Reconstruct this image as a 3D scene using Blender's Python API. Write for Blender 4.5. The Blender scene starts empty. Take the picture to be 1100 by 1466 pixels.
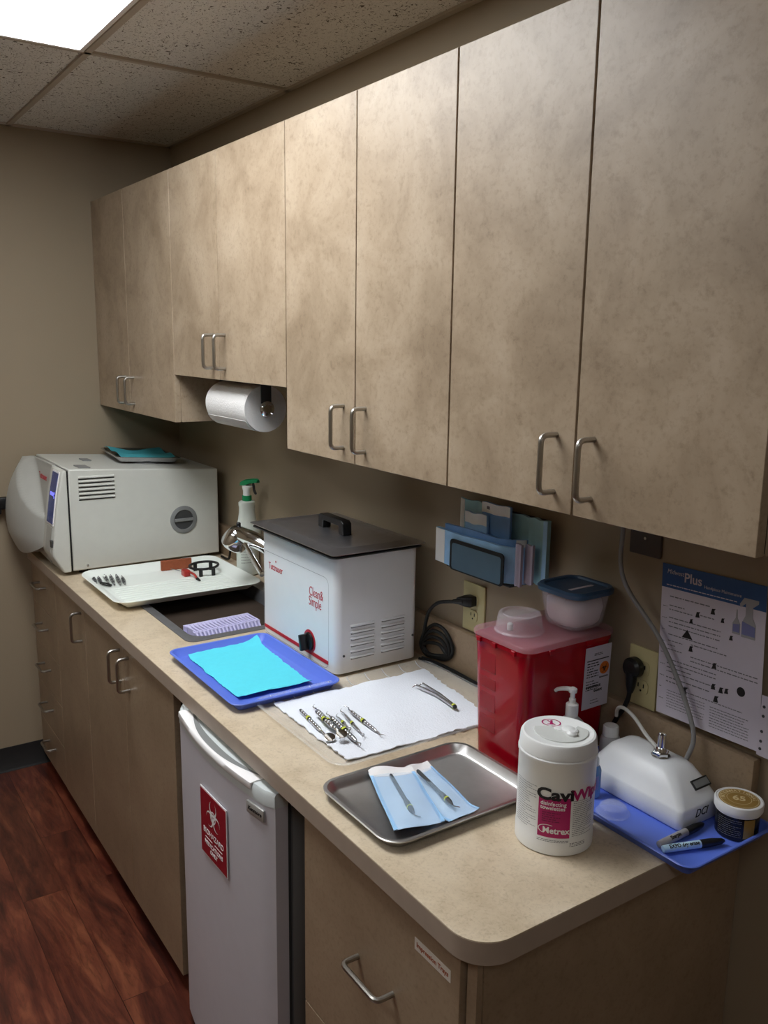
import bpy, bmesh, math, random
from mathutils import Vector, Matrix
R = math.radians
PI = math.pi
scene = bpy.context.scene
COL = scene.collection

# ------------------------------------------------------------ camera
CX, CY, CZ = 3.5621438, -1.3557338, 1.7460549
YAW, PIT, ROL, FPX = 0.5956460, -0.1960812, 0.0137173, 1248.98892
cyw, syw, cp, sp = math.cos(YAW), math.sin(YAW), math.cos(PIT), math.sin(PIT)
fw = Vector((-cyw * cp, syw * cp, sp))
rt = Vector((syw, cyw, 0))
up = rt.cross(fw)
cr, sr = math.cos(ROL), math.sin(ROL)
rt2 = rt * cr + up * sr
up2 = -rt * sr + up * cr
cam = bpy.data.cameras.new('camera')
cam.sensor_fit = 'VERTICAL'
cam.sensor_height = 36
cam.lens = FPX / 1466 * 36
cam.clip_start = 0.02
camo = bpy.data.objects.new('camera', cam)
m = Matrix((rt2, up2, -fw)).transposed().to_4x4()
m.translation = (CX, CY, CZ)
camo.matrix_world = m
COL.objects.link(camo)
scene.camera = camo

# ------------------------------------------------------------ world, exposure
LAMP_NEAR = 12.5       # ceiling panel above the counter
LAMP_REAR = 3.5       # ceiling panel behind the camera
LAMP_FILL = 4.5       # added unseen ceiling panel, fills the fridge front and base cabinets
w = bpy.data.worlds.new('world')
scene.world = w
w.use_nodes = True
w.node_tree.nodes['Background'].inputs[0].default_value = (0.9, 0.95, 1, 1)
w.node_tree.nodes['Background'].inputs[1].default_value = 0.02
scene.view_settings.view_transform = 'Standard'
scene.view_settings.look = 'None'
scene.view_settings.exposure = 0.25
scene.view_settings.gamma = 1
scene.view_settings.use_curve_mapping = False
scene.cycles.max_bounces = 10
scene.cycles.diffuse_bounces = 5
scene.cycles.glossy_bounces = 5
scene.cycles.transmission_bounces = 8
scene.cycles.transparent_max_bounces = 12
scene.cycles.caustics_reflective = False
scene.cycles.caustics_refractive = False

# ------------------------------------------------------------ materials
def s2l(c):
    return tuple(((x / 255) / 12.92 if x / 255 <= 0.04045 else ((x / 255 + 0.055) / 1.055) ** 2.4) for x in c)

def newmat(name):
    m = bpy.data.materials.new(name)
    m.use_nodes = True
    nt = m.node_tree
    b = nt.nodes['Principled BSDF']
    return m, nt, b

def mat(name, rgb, rough=0.5, metal=0, trans=0, ior=1.45, alpha=1, coat=0, sss=0, emit=None, es=0, spec=0.5, var=0.0, vscale=30, bump=0, bscale=200):
    """plain procedural material; rgb in 0..255 sRGB; var adds a faint noise variation."""
    m, nt, b = newmat(name)
    c = s2l(rgb)
    b.inputs['Base Color'].default_value = (*c, 1)
    b.inputs['Roughness'].default_value = rough
    b.inputs['Metallic'].default_value = metal
    b.inputs['Transmission Weight'].default_value = trans
    b.inputs['IOR'].default_value = ior
    b.inputs['Alpha'].default_value = alpha
    b.inputs['Coat Weight'].default_value = coat
    b.inputs['Specular IOR Level'].default_value = spec
    if sss:
        b.inputs['Subsurface Weight'].default_value = sss
        b.inputs['Subsurface Radius'].default_value = (0.01, 0.01, 0.01)
    if emit:
        b.inputs['Emission Color'].default_value = (*s2l(emit), 1)
        b.inputs['Emission Strength'].default_value = es
    if var or bump:
        tc = nt.nodes.new('ShaderNodeTexCoord')
        if var:
            n = nt.nodes.new('ShaderNodeTexNoise')
            n.inputs['Scale'].default_value = vscale
            n.inputs['Detail'].default_value = 5
            nt.links.new(tc.outputs['Object'], n.inputs['Vector'])
            r = nt.nodes.new('ShaderNodeValToRGB')
            r.color_ramp.elements[0].position = 0.3
            r.color_ramp.elements[1].position = 0.7
            r.color_ramp.elements[0].color = (*[x * (1 - var) for x in c], 1)
            r.color_ramp.elements[1].color = (*[min(1, x * (1 + var)) for x in c], 1)
            nt.links.new(n.outputs['Fac'], r.inputs[0])
            nt.links.new(r.outputs[0], b.inputs['Base Color'])
        if bump:
            n2 = nt.nodes.new('ShaderNodeTexNoise')
            n2.inputs['Scale'].default_value = bscale
            n2.inputs['Detail'].default_value = 3
            nt.links.new(tc.outputs['Object'], n2.inputs['Vector'])
            bp = nt.nodes.new('ShaderNodeBump')
            bp.inputs['Strength'].default_value = bump
            bp.inputs['Distance'].default_value = 0.002
            nt.links.new(n2.outputs['Fac'], bp.inputs['Height'])
            nt.links.new(bp.outputs[0], b.inputs['Normal'])
    return m

def noise(nt, vec, scale, detail=6, rough=0.55, dist=0):
    n = nt.nodes.new('ShaderNodeTexNoise')
    n.inputs['Scale'].default_value = scale
    n.inputs['Detail'].default_value = detail
    n.inputs['Roughness'].default_value = rough
    n.inputs['Distortion'].default_value = dist
    nt.links.new(vec, n.inputs['Vector'])
    return n.outputs['Fac']

def ramp(nt, fac, stops):
    r = nt.nodes.new('ShaderNodeValToRGB')
    e = r.color_ramp.elements
    while len(e) < len(stops):
        e.new(0.5)
    for i, (p, c) in enumerate(stops):
        e[i].position = p
        e[i].color = (*c, 1) if len(c) == 3 else c
    nt.links.new(fac, r.inputs[0])
    return r.outputs[0]

def mix(nt, fac, a, b, mode='MIX'):
    n = nt.nodes.new('ShaderNodeMix')
    n.data_type = 'RGBA'
    n.blend_type = mode
    for sock, v in ((n.inputs[0], fac), (n.inputs[6], a), (n.inputs[7], b)):
        if isinstance(v, (int, float)):
            sock.default_value = v
        elif isinstance(v, tuple):
            sock.default_value = (*v, 1)
        else:
            nt.links.new(v, sock)
    return n.outputs[2]

def worldpos(nt, sc=(1, 1, 1), rot=(0, 0, 0)):
    g = nt.nodes.new('ShaderNodeNewGeometry')
    mp = nt.nodes.new('ShaderNodeMapping')
    mp.inputs['Scale'].default_value = sc
    mp.inputs['Rotation'].default_value = rot
    nt.links.new(g.outputs['Position'], mp.inputs['Vector'])
    return mp.outputs[0]

def laminate(name, base, light, dark, rough=0.42, sc=1.0, speck=0.5):
    m, nt, b = newmat(name)
    v = worldpos(nt)
    big = noise(nt, v, 5.5 * sc, 6, 0.62, 0.5)
    c1 = ramp(nt, big, [(0.34, s2l(dark)), (0.52, s2l(base)), (0.70, s2l(light))])
    sm = noise(nt, v, 30 * sc, 6, 0.75, 0.25)
    f = ramp(nt, sm, [(0.33, (0.70, 0.67, 0.63)), (0.46, (1, 1, 1)), (1, (1.0, 1.0, 1.0))])
    c2 = mix(nt, speck, c1, f, 'MULTIPLY')
    fine = noise(nt, v, 120 * sc, 3, 0.7)
    f2 = ramp(nt, fine, [(0.30, (0.72, 0.69, 0.66)), (0.5, (1, 1, 1)), (1, (1, 1, 1))])
    c3 = mix(nt, 0.55, c2, f2, 'MULTIPLY')
    nt.links.new(c3, b.inputs['Base Color'])
    b.inputs['Roughness'].default_value = rough
    return m

M = {}
M['lam'] = laminate('beige_stone_laminate', (165, 146, 123), (177, 159, 137), (145, 126, 104))
M['lam_base'] = laminate('taupe_laminate', (154, 133, 109), (162, 142, 117), (145, 125, 101), speck=0.3)
M['top'] = laminate('countertop_laminate', (206, 189, 163), (214, 198, 174), (192, 174, 147), 0.36, 1.8, 0.5)
M['edge'] = mat('grey_beige_edge_band', (168, 152, 137), 0.45, var=0.04)
M['gap'] = mat('dark_cabinet_interior', (58, 46, 36), 0.8, var=0.1)
M['paint'] = mat('tan_wall_paint', (152, 137, 115), 0.65, var=0.025, vscale=3, bump=0.12, bscale=160)
M['bb'] = mat('black_rubber_base', (26, 24, 24), 0.5, var=0.1)
M['steel'] = mat('brushed_steel', (206, 206, 208), 0.24, 1, var=0.04, vscale=60)
M['nickel'] = mat('satin_nickel', (176, 172, 165), 0.3, 1, var=0.03)
M['chrome'] = mat('chrome', (226, 228, 230), 0.10, 1, var=0.02)
M['sinkm'] = mat('dark_stainless', (138, 138, 142), 0.5, 0.8, var=0.08, vscale=25)
M['lidm'] = mat('dark_lid_steel', (214, 214, 220), 0.33, 1, var=0.05)
M['white'] = mat('white_enamel', (228, 230, 232), 0.38, var=0.01)
M['acw'] = mat('autoclave_off_white', (202, 203, 196), 0.45, var=0.015)
M['acg'] = mat('autoclave_grey_plastic', (176, 176, 170), 0.5, var=0.02)
M['fridge'] = mat('fridge_white', (204, 202, 210), 0.4, var=0.015, bump=0.1, bscale=500)
M['fridgew'] = mat('fridge_trim_white', (206, 212, 212), 0.3, var=0.01)
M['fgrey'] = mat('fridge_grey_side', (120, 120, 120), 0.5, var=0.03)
M['blk'] = mat('black_plastic', (20, 20, 21), 0.38, var=0.1)
M['blkr'] = mat('black_rubber', (14, 14, 15), 0.55, var=0.1)
M['grey'] = mat('grey_plastic', (128, 130, 130), 0.45, var=0.03)
M['dgrey'] = mat('dark_grey_plastic', (62, 63, 64), 0.5, var=0.05)
M['red'] = mat('red_print', (184, 30, 48), 0.5, var=0.03)
M['redsign'] = mat('dark_red_sign', (150, 18, 40), 0.4, var=0.03)
M['prt'] = mat('white_print', (236, 234, 234), 0.6, var=0.01)
M['ink'] = mat('black_ink', (22, 20, 24), 0.6, var=0.05)
M['inkg'] = mat('grey_ink', (112, 112, 118), 0.6, var=0.05)
M['inkd'] = mat('faint_ink', (160, 160, 164), 0.6, var=0.05)
M['mag'] = mat('magenta_label', (176, 26, 100), 0.45, var=0.03)
M['magd'] = mat('dark_magenta_ink', (120, 16, 72), 0.5, var=0.03)
M['blue'] = mat('blue_tray_plastic', (92, 118, 214), 0.4, var=0.02, sss=0.05)
M['teal'] = mat('turquoise_tray_paper', (84, 208, 226), 0.85, var=0.02, vscale=60, bump=0.5, bscale=90)
M['tealp'] = mat('teal_paper', (70, 168, 180), 0.85, var=0.05, bump=0.4, bscale=90)
M['paper'] = mat('white_paper_towel', (232, 236, 244), 0.9, var=0.01, bump=0.6, bscale=260)
M['roll'] = mat('paper_towel_roll', (226, 224, 222), 0.92, var=0.02, bump=0.7, bscale=180)
M['wtray'] = mat('ivory_tray_plastic', (240, 246, 240), 0.35, var=0.015, vscale=8)
M['lav'] = mat('lavender_plastic', (204, 200, 236), 0.4, var=0.02)
M['sred'] = mat('translucent_red_plastic', (168, 8, 30), 0.22, trans=0.12, ior=1.3, coat=0.2, var=0.08, vscale=12)
M['sredd'] = mat('embossed_dark_red', (146, 9, 28), 0.3, var=0.05)
M['lidr'] = mat('clear_pink_lid', (230, 176, 188), 0.25, trans=0.45, alpha=0.38, var=0.02)
M['clear'] = mat('clear_plastic', (240, 244, 246), 0.08, trans=0.0, ior=1.45, alpha=0.13, spec=0.6)
M['clearp'] = mat('cloudy_clear_plastic', (232, 224, 232), 0.2, alpha=0.26)
M['milky'] = mat('milky_plastic', (214, 216, 216), 0.3, trans=0.1, var=0.02, alpha=0.88)
M['badge'] = mat('silver_badge', (176, 176, 172), 0.35, 0.3, var=0.03)
M['traysteel'] = mat('satin_tray_steel', (214, 212, 210), 0.36, 1, var=0.04, vscale=40)
M['clipm'] = mat('dark_clip_steel', (128, 128, 130), 0.3, 1, var=0.05)
M['capg'] = mat('canister_flap_grey', (206, 208, 204), 0.4, var=0.02)
M['bott'] = mat('translucent_white_bottle', (206, 212, 204), 0.4, var=0.02)
M['bluliq'] = mat('pale_blue_liquid', (120, 164, 214), 0.2, trans=0.35, var=0.03)
M['bluelid'] = mat('dark_blue_lid', (62, 92, 126), 0.35, trans=0.1, var=0.04)
M['cotton'] = mat('white_cotton', (246, 236, 238), 0.95, var=0.04, bump=0.8, bscale=70)
M['canw'] = mat('canister_white', (232, 233, 232), 0.38, sss=0.05, var=0.01)
M['green'] = mat('green_plastic', (18, 136, 84), 0.4, var=0.04)
M['band'] = mat('yellow_green_band', (196, 204, 70), 0.5, var=0.05)
M['brown'] = mat('brown_stone', (146, 76, 46), 0.7, var=0.12, vscale=80)
M['bluewhite'] = mat('pale_blue_pouch_paper', (200, 222, 244), 0.6, var=0.04, vscale=30)
M['redplast'] = mat('brick_red_plastic', (168, 50, 44), 0.4, var=0.05)
M['film'] = mat('blue_pouch_film', (196, 222, 244), 0.15, alpha=0.16, trans=0.0, var=0.05, vscale=40, bump=0.5, bscale=60)
M['pouchb'] = mat('blue_pouch', (158, 204, 244), 0.3, var=0.1, vscale=25, bump=0.4, bscale=50)
M['pouchd'] = mat('deep_blue_pouch', (118, 164, 220), 0.35, var=0.1, vscale=25)
M['pouchw'] = mat('pouch_paper', (240, 240, 238), 0.7, var=0.03)
M['pteal'] = mat('teal_pouch', (150, 196, 210), 0.4, var=0.12, vscale=20, bump=0.4, bscale=40)
M['pinkp'] = mat('lilac_pouch_paper', (178, 172, 192), 0.5, var=0.06)
M['outlet'] = mat('almond_plastic', (196, 186, 140), 0.4, var=0.02)
M['tanpl'] = mat('tan_cover_plate', (150, 132, 108), 0.5, var=0.02)
M['darkpl'] = mat('brown_cover_plate', (74, 64, 60), 0.5, var=0.05)
M['posterw'] = mat('poster_paper', (206, 200, 212), 0.55, var=0.02)
M['posterb'] = mat('poster_blue', (44, 84, 140), 0.5, var=0.05)
M['posterv'] = mat('poster_violet', (120, 124, 172), 0.5, var=0.05)
M['hose'] = mat('grey_hose', (140, 140, 140), 0.45, var=0.03)
M['whose'] = mat('white_tube', (196, 194, 188), 0.4, var=0.02)
M['gold'] = mat('gold_print', (168, 134, 70), 0.4, 0.3, var=0.1)
M['goldl'] = mat('pale_gold_print', (216, 196, 150), 0.45, var=0.05)
M['jarblk'] = mat('black_jar', (22, 22, 28), 0.25, var=0.1)
M['mkg'] = mat('marker_grey', (160, 156, 158), 0.45, var=0.03)
M['mkb'] = mat('marker_pale_blue', (186, 218, 238), 0.4, var=0.03)
M['orange'] = mat('orange_print', (214, 110, 36), 0.5, var=0.05)
M['lcd'] = mat('lcd_screen', (44, 62, 118), 0.15, emit=(60, 90, 190), es=0.04, var=0.15, vscale=14)
M['lcdl'] = mat('lcd_lit_text', (120, 120, 240), 0.3, emit=(130, 130, 255), es=0.6)
M['tbar'] = mat('ceiling_grid_paint', (178, 168, 154), 0.5, var=0.02)
M['label'] = mat('label_tape', (214, 206, 196), 0.5, var=0.03)
M['yel'] = mat('faded_yellow_print', (206, 186, 120), 0.5, var=0.05)
M['rust'] = mat('rust_print', (160, 84, 52), 0.5, var=0.05)

def ceiling_mat():
    m, nt, b = newmat('fissured_ceiling_tile')
    v = worldpos(nt)
    # short fissures: stretched voronoi cells cut by noise
    n1 = noise(nt, worldpos(nt, (1, 1, 1)), 44, 2, 0.5, 3.2)
    f1 = ramp(nt, n1, [(0.345, (0.16, 0.14, 0.12)), (0.375, (1, 1, 1)), (1, (1, 1, 1))])
    n2 = noise(nt, worldpos(nt, (1.0, 2.2, 1), (0, 0, 0.6)), 75, 1, 0.5, 1.5)
    f2 = ramp(nt, n2, [(0.30, (0.28, 0.26, 0.24)), (0.335, (1, 1, 1)), (1, (1, 1, 1))])
    n3 = noise(nt, v, 340, 2, 0.6)
    f3 = ramp(nt, n3, [(0.3, (0.82, 0.82, 0.82)), (0.55, (1, 1, 1)), (1, (1, 1, 1))])
    c = mix(nt, 1.0, (*s2l((228, 227, 224)),), f1, 'MULTIPLY')
    c = mix(nt, 1.0, c, f2, 'MULTIPLY')
    c = mix(nt, 1.0, c, f3, 'MULTIPLY')
    nt.links.new(c, b.inputs['Base Color'])
    b.inputs['Roughness'].default_value = 0.95
    bp = nt.nodes.new('ShaderNodeBump')
    bp.inputs['Strength'].default_value = 0.5
    bp.inputs['Distance'].default_value = 0.002
    nt.links.new(f1, bp.inputs['Height'])
    nt.links.new(bp.outputs[0], b.inputs['Normal'])
    return m
M['ceil'] = ceiling_mat()

def floor_mat():
    m, nt, b = newmat('red_brown_wood_vinyl')
    g = nt.nodes.new('ShaderNodeNewGeometry')
    br = nt.nodes.new('ShaderNodeTexBrick')
    br.offset = 0.37
    br.inputs['Scale'].default_value = 1
    br.inputs['Brick Width'].default_value = 0.92
    br.inputs['Row Height'].default_value = 0.13
    br.inputs['Mortar Size'].default_value = 0.0012
    br.inputs['Color1'].default_value = (0.0, 0.0, 0.0, 1)
    br.inputs['Color2'].default_value = (1, 1, 1, 1)
    br.inputs['Mortar'].default_value = (0.0, 0, 0, 1)
    nt.links.new(g.outputs['Position'], br.inputs['Vector'])
    # per-plank offset into the grain
    sep = nt.nodes.new('ShaderNodeVectorMath'); sep.operation = 'SCALE'
    nt.links.new(br.outputs['Color'], sep.inputs[0]); sep.inputs['Scale'].default_value = 7.0
    add = nt.nodes.new('ShaderNodeVectorMath'); add.operation = 'ADD'
    mp = nt.nodes.new('ShaderNodeMapping'); mp.inputs['Scale'].default_value = (1.4, 8.5, 1)
    nt.links.new(g.outputs['Position'], mp.inputs['Vector'])
    nt.links.new(mp.outputs[0], add.inputs[0]); nt.links.new(sep.outputs[0], add.inputs[1])
    n1 = noise(nt, add.outputs[0], 1.5, 8, 0.62, 1.3)
    c1 = ramp(nt, n1, [(0.30, s2l((44, 20, 17))), (0.44, s2l((84, 39, 29))), (0.56, s2l((108, 56, 40))), (0.74, s2l((140, 82, 56)))])
    n2 = noise(nt, add.outputs[0], 9, 6, 0.7, 0.6)
    c2 = ramp(nt, n2, [(0.32, (0.45, 0.42, 0.42)), (0.52, (1, 1, 1)), (1, (1.0, 1, 1))])
    c = mix(nt, 0.8, c1, c2, 'MULTIPLY')
    pl = ramp(nt, br.outputs['Color'], [(0, (0.72, 0.70, 0.70)), (1, (1.1, 1.05, 1.05))])
    c = mix(nt, 0.8, c, pl, 'MULTIPLY')
    mo = ramp(nt, br.outputs['Fac'], [(0, (1, 1, 1)), (1, (0.6, 0.55, 0.55))])
    c = mix(nt, 1.0, c, mo, 'MULTIPLY')
    nt.links.new(c, b.inputs['Base Color'])
    b.inputs['Roughness'].default_value = 0.30
    b.inputs['Coat Weight'].default_value = 0.35
    b.inputs['Coat Roughness'].default_value = 0.16
    return m
M['floor'] = floor_mat()

def emit_mat(name, strength, rgb=(0.95, 0.98, 1.0)):
    m = bpy.data.materials.new(name)
    m.use_nodes = True
    nt = m.node_tree
    nt.nodes.clear()
    e = nt.nodes.new('ShaderNodeEmission')
    e.inputs[0].default_value = (*rgb, 1)
    e.inputs[1].default_value = strength
    o = nt.nodes.new('ShaderNodeOutputMaterial')
    nt.links.new(e.outputs[0], o.inputs[0])
    return m

# ------------------------------------------------------------ mesh helpers
def nb():
    return bmesh.new()

def box(bm, x0, x1, y0, y1, z0, z1, bev=0, seg=2, mat4=None):
    r = bmesh.ops.create_cube(bm, size=1)
    vs = r['verts']
    bmesh.ops.scale(bm, vec=(x1 - x0, y1 - y0, z1 - z0), verts=vs)
    bmesh.ops.translate(bm, vec=((x0 + x1) / 2, (y0 + y1) / 2, (z0 + z1) / 2), verts=vs)
    if bev:
        es = list({e for v in vs for e in v.link_edges})
        rr = bmesh.ops.bevel(bm, geom=es, offset=bev, segments=seg, affect='EDGES', profile=0.5, clamp_overlap=True)
        vs = list({v for f in rr['faces'] for v in f.verts} | {v for v in vs if v.is_valid})
    if mat4 is not None:
        bmesh.ops.transform(bm, matrix=mat4, verts=vs)
    return bm

def loft(bm, rings, cap0=True, cap1=True, closed=True):
    vr = [[bm.verts.new(p) for p in r] for r in rings]
    n = len(vr[0])
    for a, b in zip(vr[:-1], vr[1:]):
        for i in range(n if closed else n - 1):
            j = (i + 1) % n
            try:
                bm.faces.new((a[i], a[j], b[j], b[i]))
            except ValueError:
                pass
    if cap0:
        bm.faces.new(list(reversed(vr[0])))
    if cap1:
        bm.faces.new(vr[-1])
    return vr

def rrect(cx, cy, w, d, r, z, n=6):
    r = min(r, w / 2 - 1e-4, d / 2 - 1e-4)
    pts = []
    for (sx, sy, a0) in ((1, 1, 0), (-1, 1, 90), (-1, -1, 180), (1, -1, 270)):
        ox, oy = cx + sx * (w / 2 - r), cy + sy * (d / 2 - r)
        for k in range(n + 1):
            a = R(a0 + 90 * k / n)
            pts.append(Vector((ox + r * math.cos(a), oy + r * math.sin(a), z)))
    return pts

def lathe(bm, prof, loc=(0, 0, 0), seg=32, mat4=None, cap0=True, cap1=True, sy=1.0):
    rings = []
    for r, z in prof:
        r = max(r, 1e-5)
        ring = [Vector((r * math.cos(2 * PI * k / seg), r * sy * math.sin(2 * PI * k / seg), z)) for k in range(seg)]
        if mat4 is not None:
            ring = [mat4 @ p for p in ring]
        rings.append([p + Vector(loc) for p in ring])
    loft(bm, rings, cap0, cap1)
    return bm

def fillet(pts, r, n=6):
    pts = [Vector(p) for p in pts]
    out = [pts[0]]
    for i in range(1, len(pts) - 1):
        a, b, c = pts[i - 1], pts[i], pts[i + 1]
        u, v = (a - b), (c - b)
        d = min(r, u.length * 0.49, v.length * 0.49)
        p0, p1 = b + u.normalized() * d, b + v.normalized() * d
        for k in range(n + 1):
            t = k / n
            out.append(p0 * (1 - t) ** 2 + b * 2 * t * (1 - t) + p1 * t * t)
    out.append(pts[-1])
    return out

def spline(pts, n=8):
    pts = [Vector(p) for p in pts]
    P = [pts[0] * 2 - pts[1]] + pts + [pts[-1] * 2 - pts[-2]]
    out = []
    for i in range(1, len(P) - 2):
        for k in range(n):
            t = k / n
            a, b, c, d = P[i - 1], P[i], P[i + 1], P[i + 2]
            out.append(0.5 * ((2 * b) + (c - a) * t + (2 * a - 5 * b + 4 * c - d) * t * t + (3 * b - a - 3 * c + d) * t ** 3))
    out.append(pts[-1])
    return out

def tube(bm, pts, r, seg=10, caps=True):
    pts = [Vector(p) for p in pts]
    n = len(pts)
    rad = r if isinstance(r, (list, tuple)) else [r] * n
    t0 = (pts[1] - pts[0]).normalized()
    ref = Vector((0, 0, 1)) if abs(t0.z) < 0.9 else Vector((1, 0, 0))
    nrm = t0.cross(ref).normalized()
    rings = []
    for i, p in enumerate(pts):
        t = (pts[min(i + 1, n - 1)] - pts[max(i - 1, 0)]).normalized()
        nrm = (nrm - t * nrm.dot(t)).normalized()
        bn = t.cross(nrm)
        rings.append([p + (nrm * math.cos(2 * PI * k / seg) + bn * math.sin(2 * PI * k / seg)) * rad[i] for k in range(seg)])
    loft(bm, rings, caps, caps)
    return bm

def poly(bm, pts, th, mat4=None):
    """2-D outline extruded by th along +z of mat4."""
    mm = mat4 or Matrix.Identity(4)
    a = [bm.verts.new(mm @ Vector((p[0], p[1], 0))) for p in pts]
    b = [bm.verts.new(mm @ Vector((p[0], p[1], th))) for p in pts]
    n = len(a)
    for i in range(n):
        j = (i + 1) % n
        bm.faces.new((a[i], a[j], b[j], b[i]))
    bm.faces.new(list(reversed(a)))
    bm.faces.new(b)
    return bm

def face_my(x, y, z):
    """plane facing -y (towards the room): text right = +x, up = +z."""
    return Matrix(((1, 0, 0, x), (0, 0, -1, y), (0, 1, 0, z), (0, 0, 0, 1)))

def face_px(x, y, z):
    """plane facing +x: text right = +y, up = +z."""
    return Matrix(((0, 0, 1, x), (1, 0, 0, y), (0, 1, 0, z), (0, 0, 0, 1)))

def face_up(x, y, z, a=0):
    return Matrix.Translation((x, y, z)) @ Matrix.Rotation(a, 4, 'Z')

def text(bm, s, size, mat4, bold=0, ext=0.0003, shear=0, align='CENTER', sx=1.0, fn=None):
    c = bpy.data.curves.new('t', 'FONT')
    c.body = s
    c.size = size
    c.extrude = ext
    c.offset = bold
    c.shear = shear
    c.align_x = align
    c.align_y = 'CENTER'
    c.resolution_u = 3
    o = bpy.data.objects.new('t', c)
    COL.objects.link(o)
    bpy.context.view_layer.update()
    dg = bpy.context.evaluated_depsgraph_get()
    me = bpy.data.meshes.new_from_object(o.evaluated_get(dg))
    COL.objects.unlink(o)
    bpy.data.objects.remove(o)
    bpy.data.curves.remove(c)
    me.transform(Matrix.Diagonal((sx, 1, 1, 1)))
    if fn:
        for v in me.vertices:
            v.co = fn(v.co)
    else:
        me.transform(mat4)
    bm.from_mesh(me)
    bpy.data.meshes.remove(me)
    return bm

def lines(bm, x0, x1, y0, y1, rows, h, mat4, rnd, fill=0.8, fn=None, ext=0.0003):
    """rows of short bars standing for unreadable small print."""
    for i in range(rows):
        y = y1 - (y1 - y0) * (i + 0.5) / rows
        x = x0
        end = x0 + (x1 - x0) * (1 if rnd.random() < 0.7 else rnd.uniform(0.5, 0.9))
        while x < end - 0.001:
            wd = rnd.uniform(0.6, 2.6) * h * 2.2
            xe = min(x + wd, end)
            n = 1 if not fn else max(1, int((xe - x) / 0.004))
            for k in range(n):
                a = x + (xe - x) * k / n
                b = x + (xe - x) * (k + 1) / n
                co = [Vector((a, y - h / 2, ext)), Vector((b, y - h / 2, ext)), Vector((b, y + h / 2, ext)), Vector((a, y + h / 2, ext))]
                vs = [bm.verts.new(fn(c) if fn else mat4 @ c) for c in co]
                bm.faces.new(vs)
            x = xe + h * 0.9
    return bm

# ------------------------------------------------------------ object helpers
def rootloc(o):
    v = Vector((0, 0, 0))
    while o:
        v += o.location
        o = o.parent
    return v

def make(name, bm, mt, parent=None, label=None, cat=None, group=None, kind=None, smooth=True, angle=35, bev=0, recalc=True, origin=True):
    if recalc:
        bmesh.ops.recalc_face_normals(bm, faces=bm.faces)
    me = bpy.data.meshes.new(name)
    bm.to_mesh(me)
    bm.free()
    o = bpy.data.objects.new(name, me)
    COL.objects.link(o)
    if parent:
        me.transform(Matrix.Translation(-rootloc(parent)))
        o.parent = parent
    elif origin and kind != 'structure':
        xs = [v.co for v in me.vertices]
        c = Vector(((min(v.x for v in xs) + max(v.x for v in xs)) / 2, (min(v.y for v in xs) + max(v.y for v in xs)) / 2, min(v.z for v in xs)))
        me.transform(Matrix.Translation(-c))
        o.location = c
    if smooth:
        for p in me.polygons:
            p.use_smooth = True
        me.set_sharp_from_angle(angle=R(angle))
    me.materials.append(M[mt] if isinstance(mt, str) else mt)
    if bev:
        b = o.modifiers.new('bevel', 'BEVEL')
        b.width = bev
        b.segments = 2
        b.limit_method = 'ANGLE'
        b.angle_limit = R(40)
    if label: o['label'] = label
    if cat: o['category'] = cat
    if group: o['group'] = group
    if kind: o['kind'] = kind
    return o

def thing(name, loc, label, cat, group=None):
    o = bpy.data.objects.new(name, None)
    o.empty_display_size = 0.05
    o.location = loc
    COL.objects.link(o)
    o['label'] = label
    o['category'] = cat
    if group: o['group'] = group
    return o

def B(*a, **k):
    return box(nb(), *a, **k)

# ============================================================ SETTING
ZC = 2.49
X1, Y1 = 4.75, -2.75
make('floor', B(-0.1, X1 + .1, Y1 - .1, 0.1, -0.05, 0), 'floor', kind='structure', smooth=False)
make('ceiling', B(-0.1, X1 + .1, Y1 - .1, 0.1, ZC, ZC + 0.05), 'ceil', kind='structure', smooth=False)
make('wall_far', B(-0.1, 0, Y1 - .1, 0.1, 0, ZC), 'paint', kind='structure', smooth=False)
make('wall_right', B(0, X1, 0, 0.1, 0, ZC), 'paint', kind='structure', smooth=False)
make('wall_left', B(0, X1, Y1 - .1, Y1, 0, ZC), 'paint', kind='structure', smooth=False)
make('wall_near', B(X1, X1 + .1, Y1 - .1, 0.1, 0, ZC), 'paint', kind='structure', smooth=False)
# black cove base with a small foot
def cove(name, pts2, mat4, length):
    bm = nb(); poly(bm, pts2, length, mat4)
    make(name, bm, 'bb', kind='structure', angle=50)
prof = [(0, 0), (0.012, 0), (0.011, 0.003), (0.005, 0.009), (0.004, 0.098), (0.0025, 0.102), (0, 0.102)]
cove('baseboard_far', prof, Matrix(((1, 0, 0, 0), (0, 0, 1, Y1), (0, 1, 0, 0), (0, 0, 0, 1))), -Y1 - 0.562)
cove('baseboard_left', prof, Matrix(((0, 0, 1, 0.0), (1, 0, 0, Y1), (0, 1, 0, 0), (0, 0, 0, 1))), X1)
cove('baseboard_right', prof, Matrix(((0, 0, 1, 2.742), (-1, 0, 0, 0), (0, 1, 0, 0), (0, 0, 0, 1))), X1 - 2.742)
# ceiling grid
tb = 0.017
gn = 0
def tbar(x0, x1, y0, y1):
    global gn
    gn += 1
    make('trim_%d' % gn, B(x0, x1, y0, y1, ZC - 0.007, ZC + 0.001), 'tbar', kind='structure', smooth=False)
for y in (-0.61, -1.23, -1.84, -2.45):
    tbar(0, X1, y - tb / 2, y + tb / 2)
for x in (1.018, 2.238, 3.458, 4.678):
    tbar(x - tb / 2, x + tb / 2, Y1, 0)
tbar(0, X1, -0.018, 0)
tbar(0, 0.018, Y1, 0)

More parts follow.
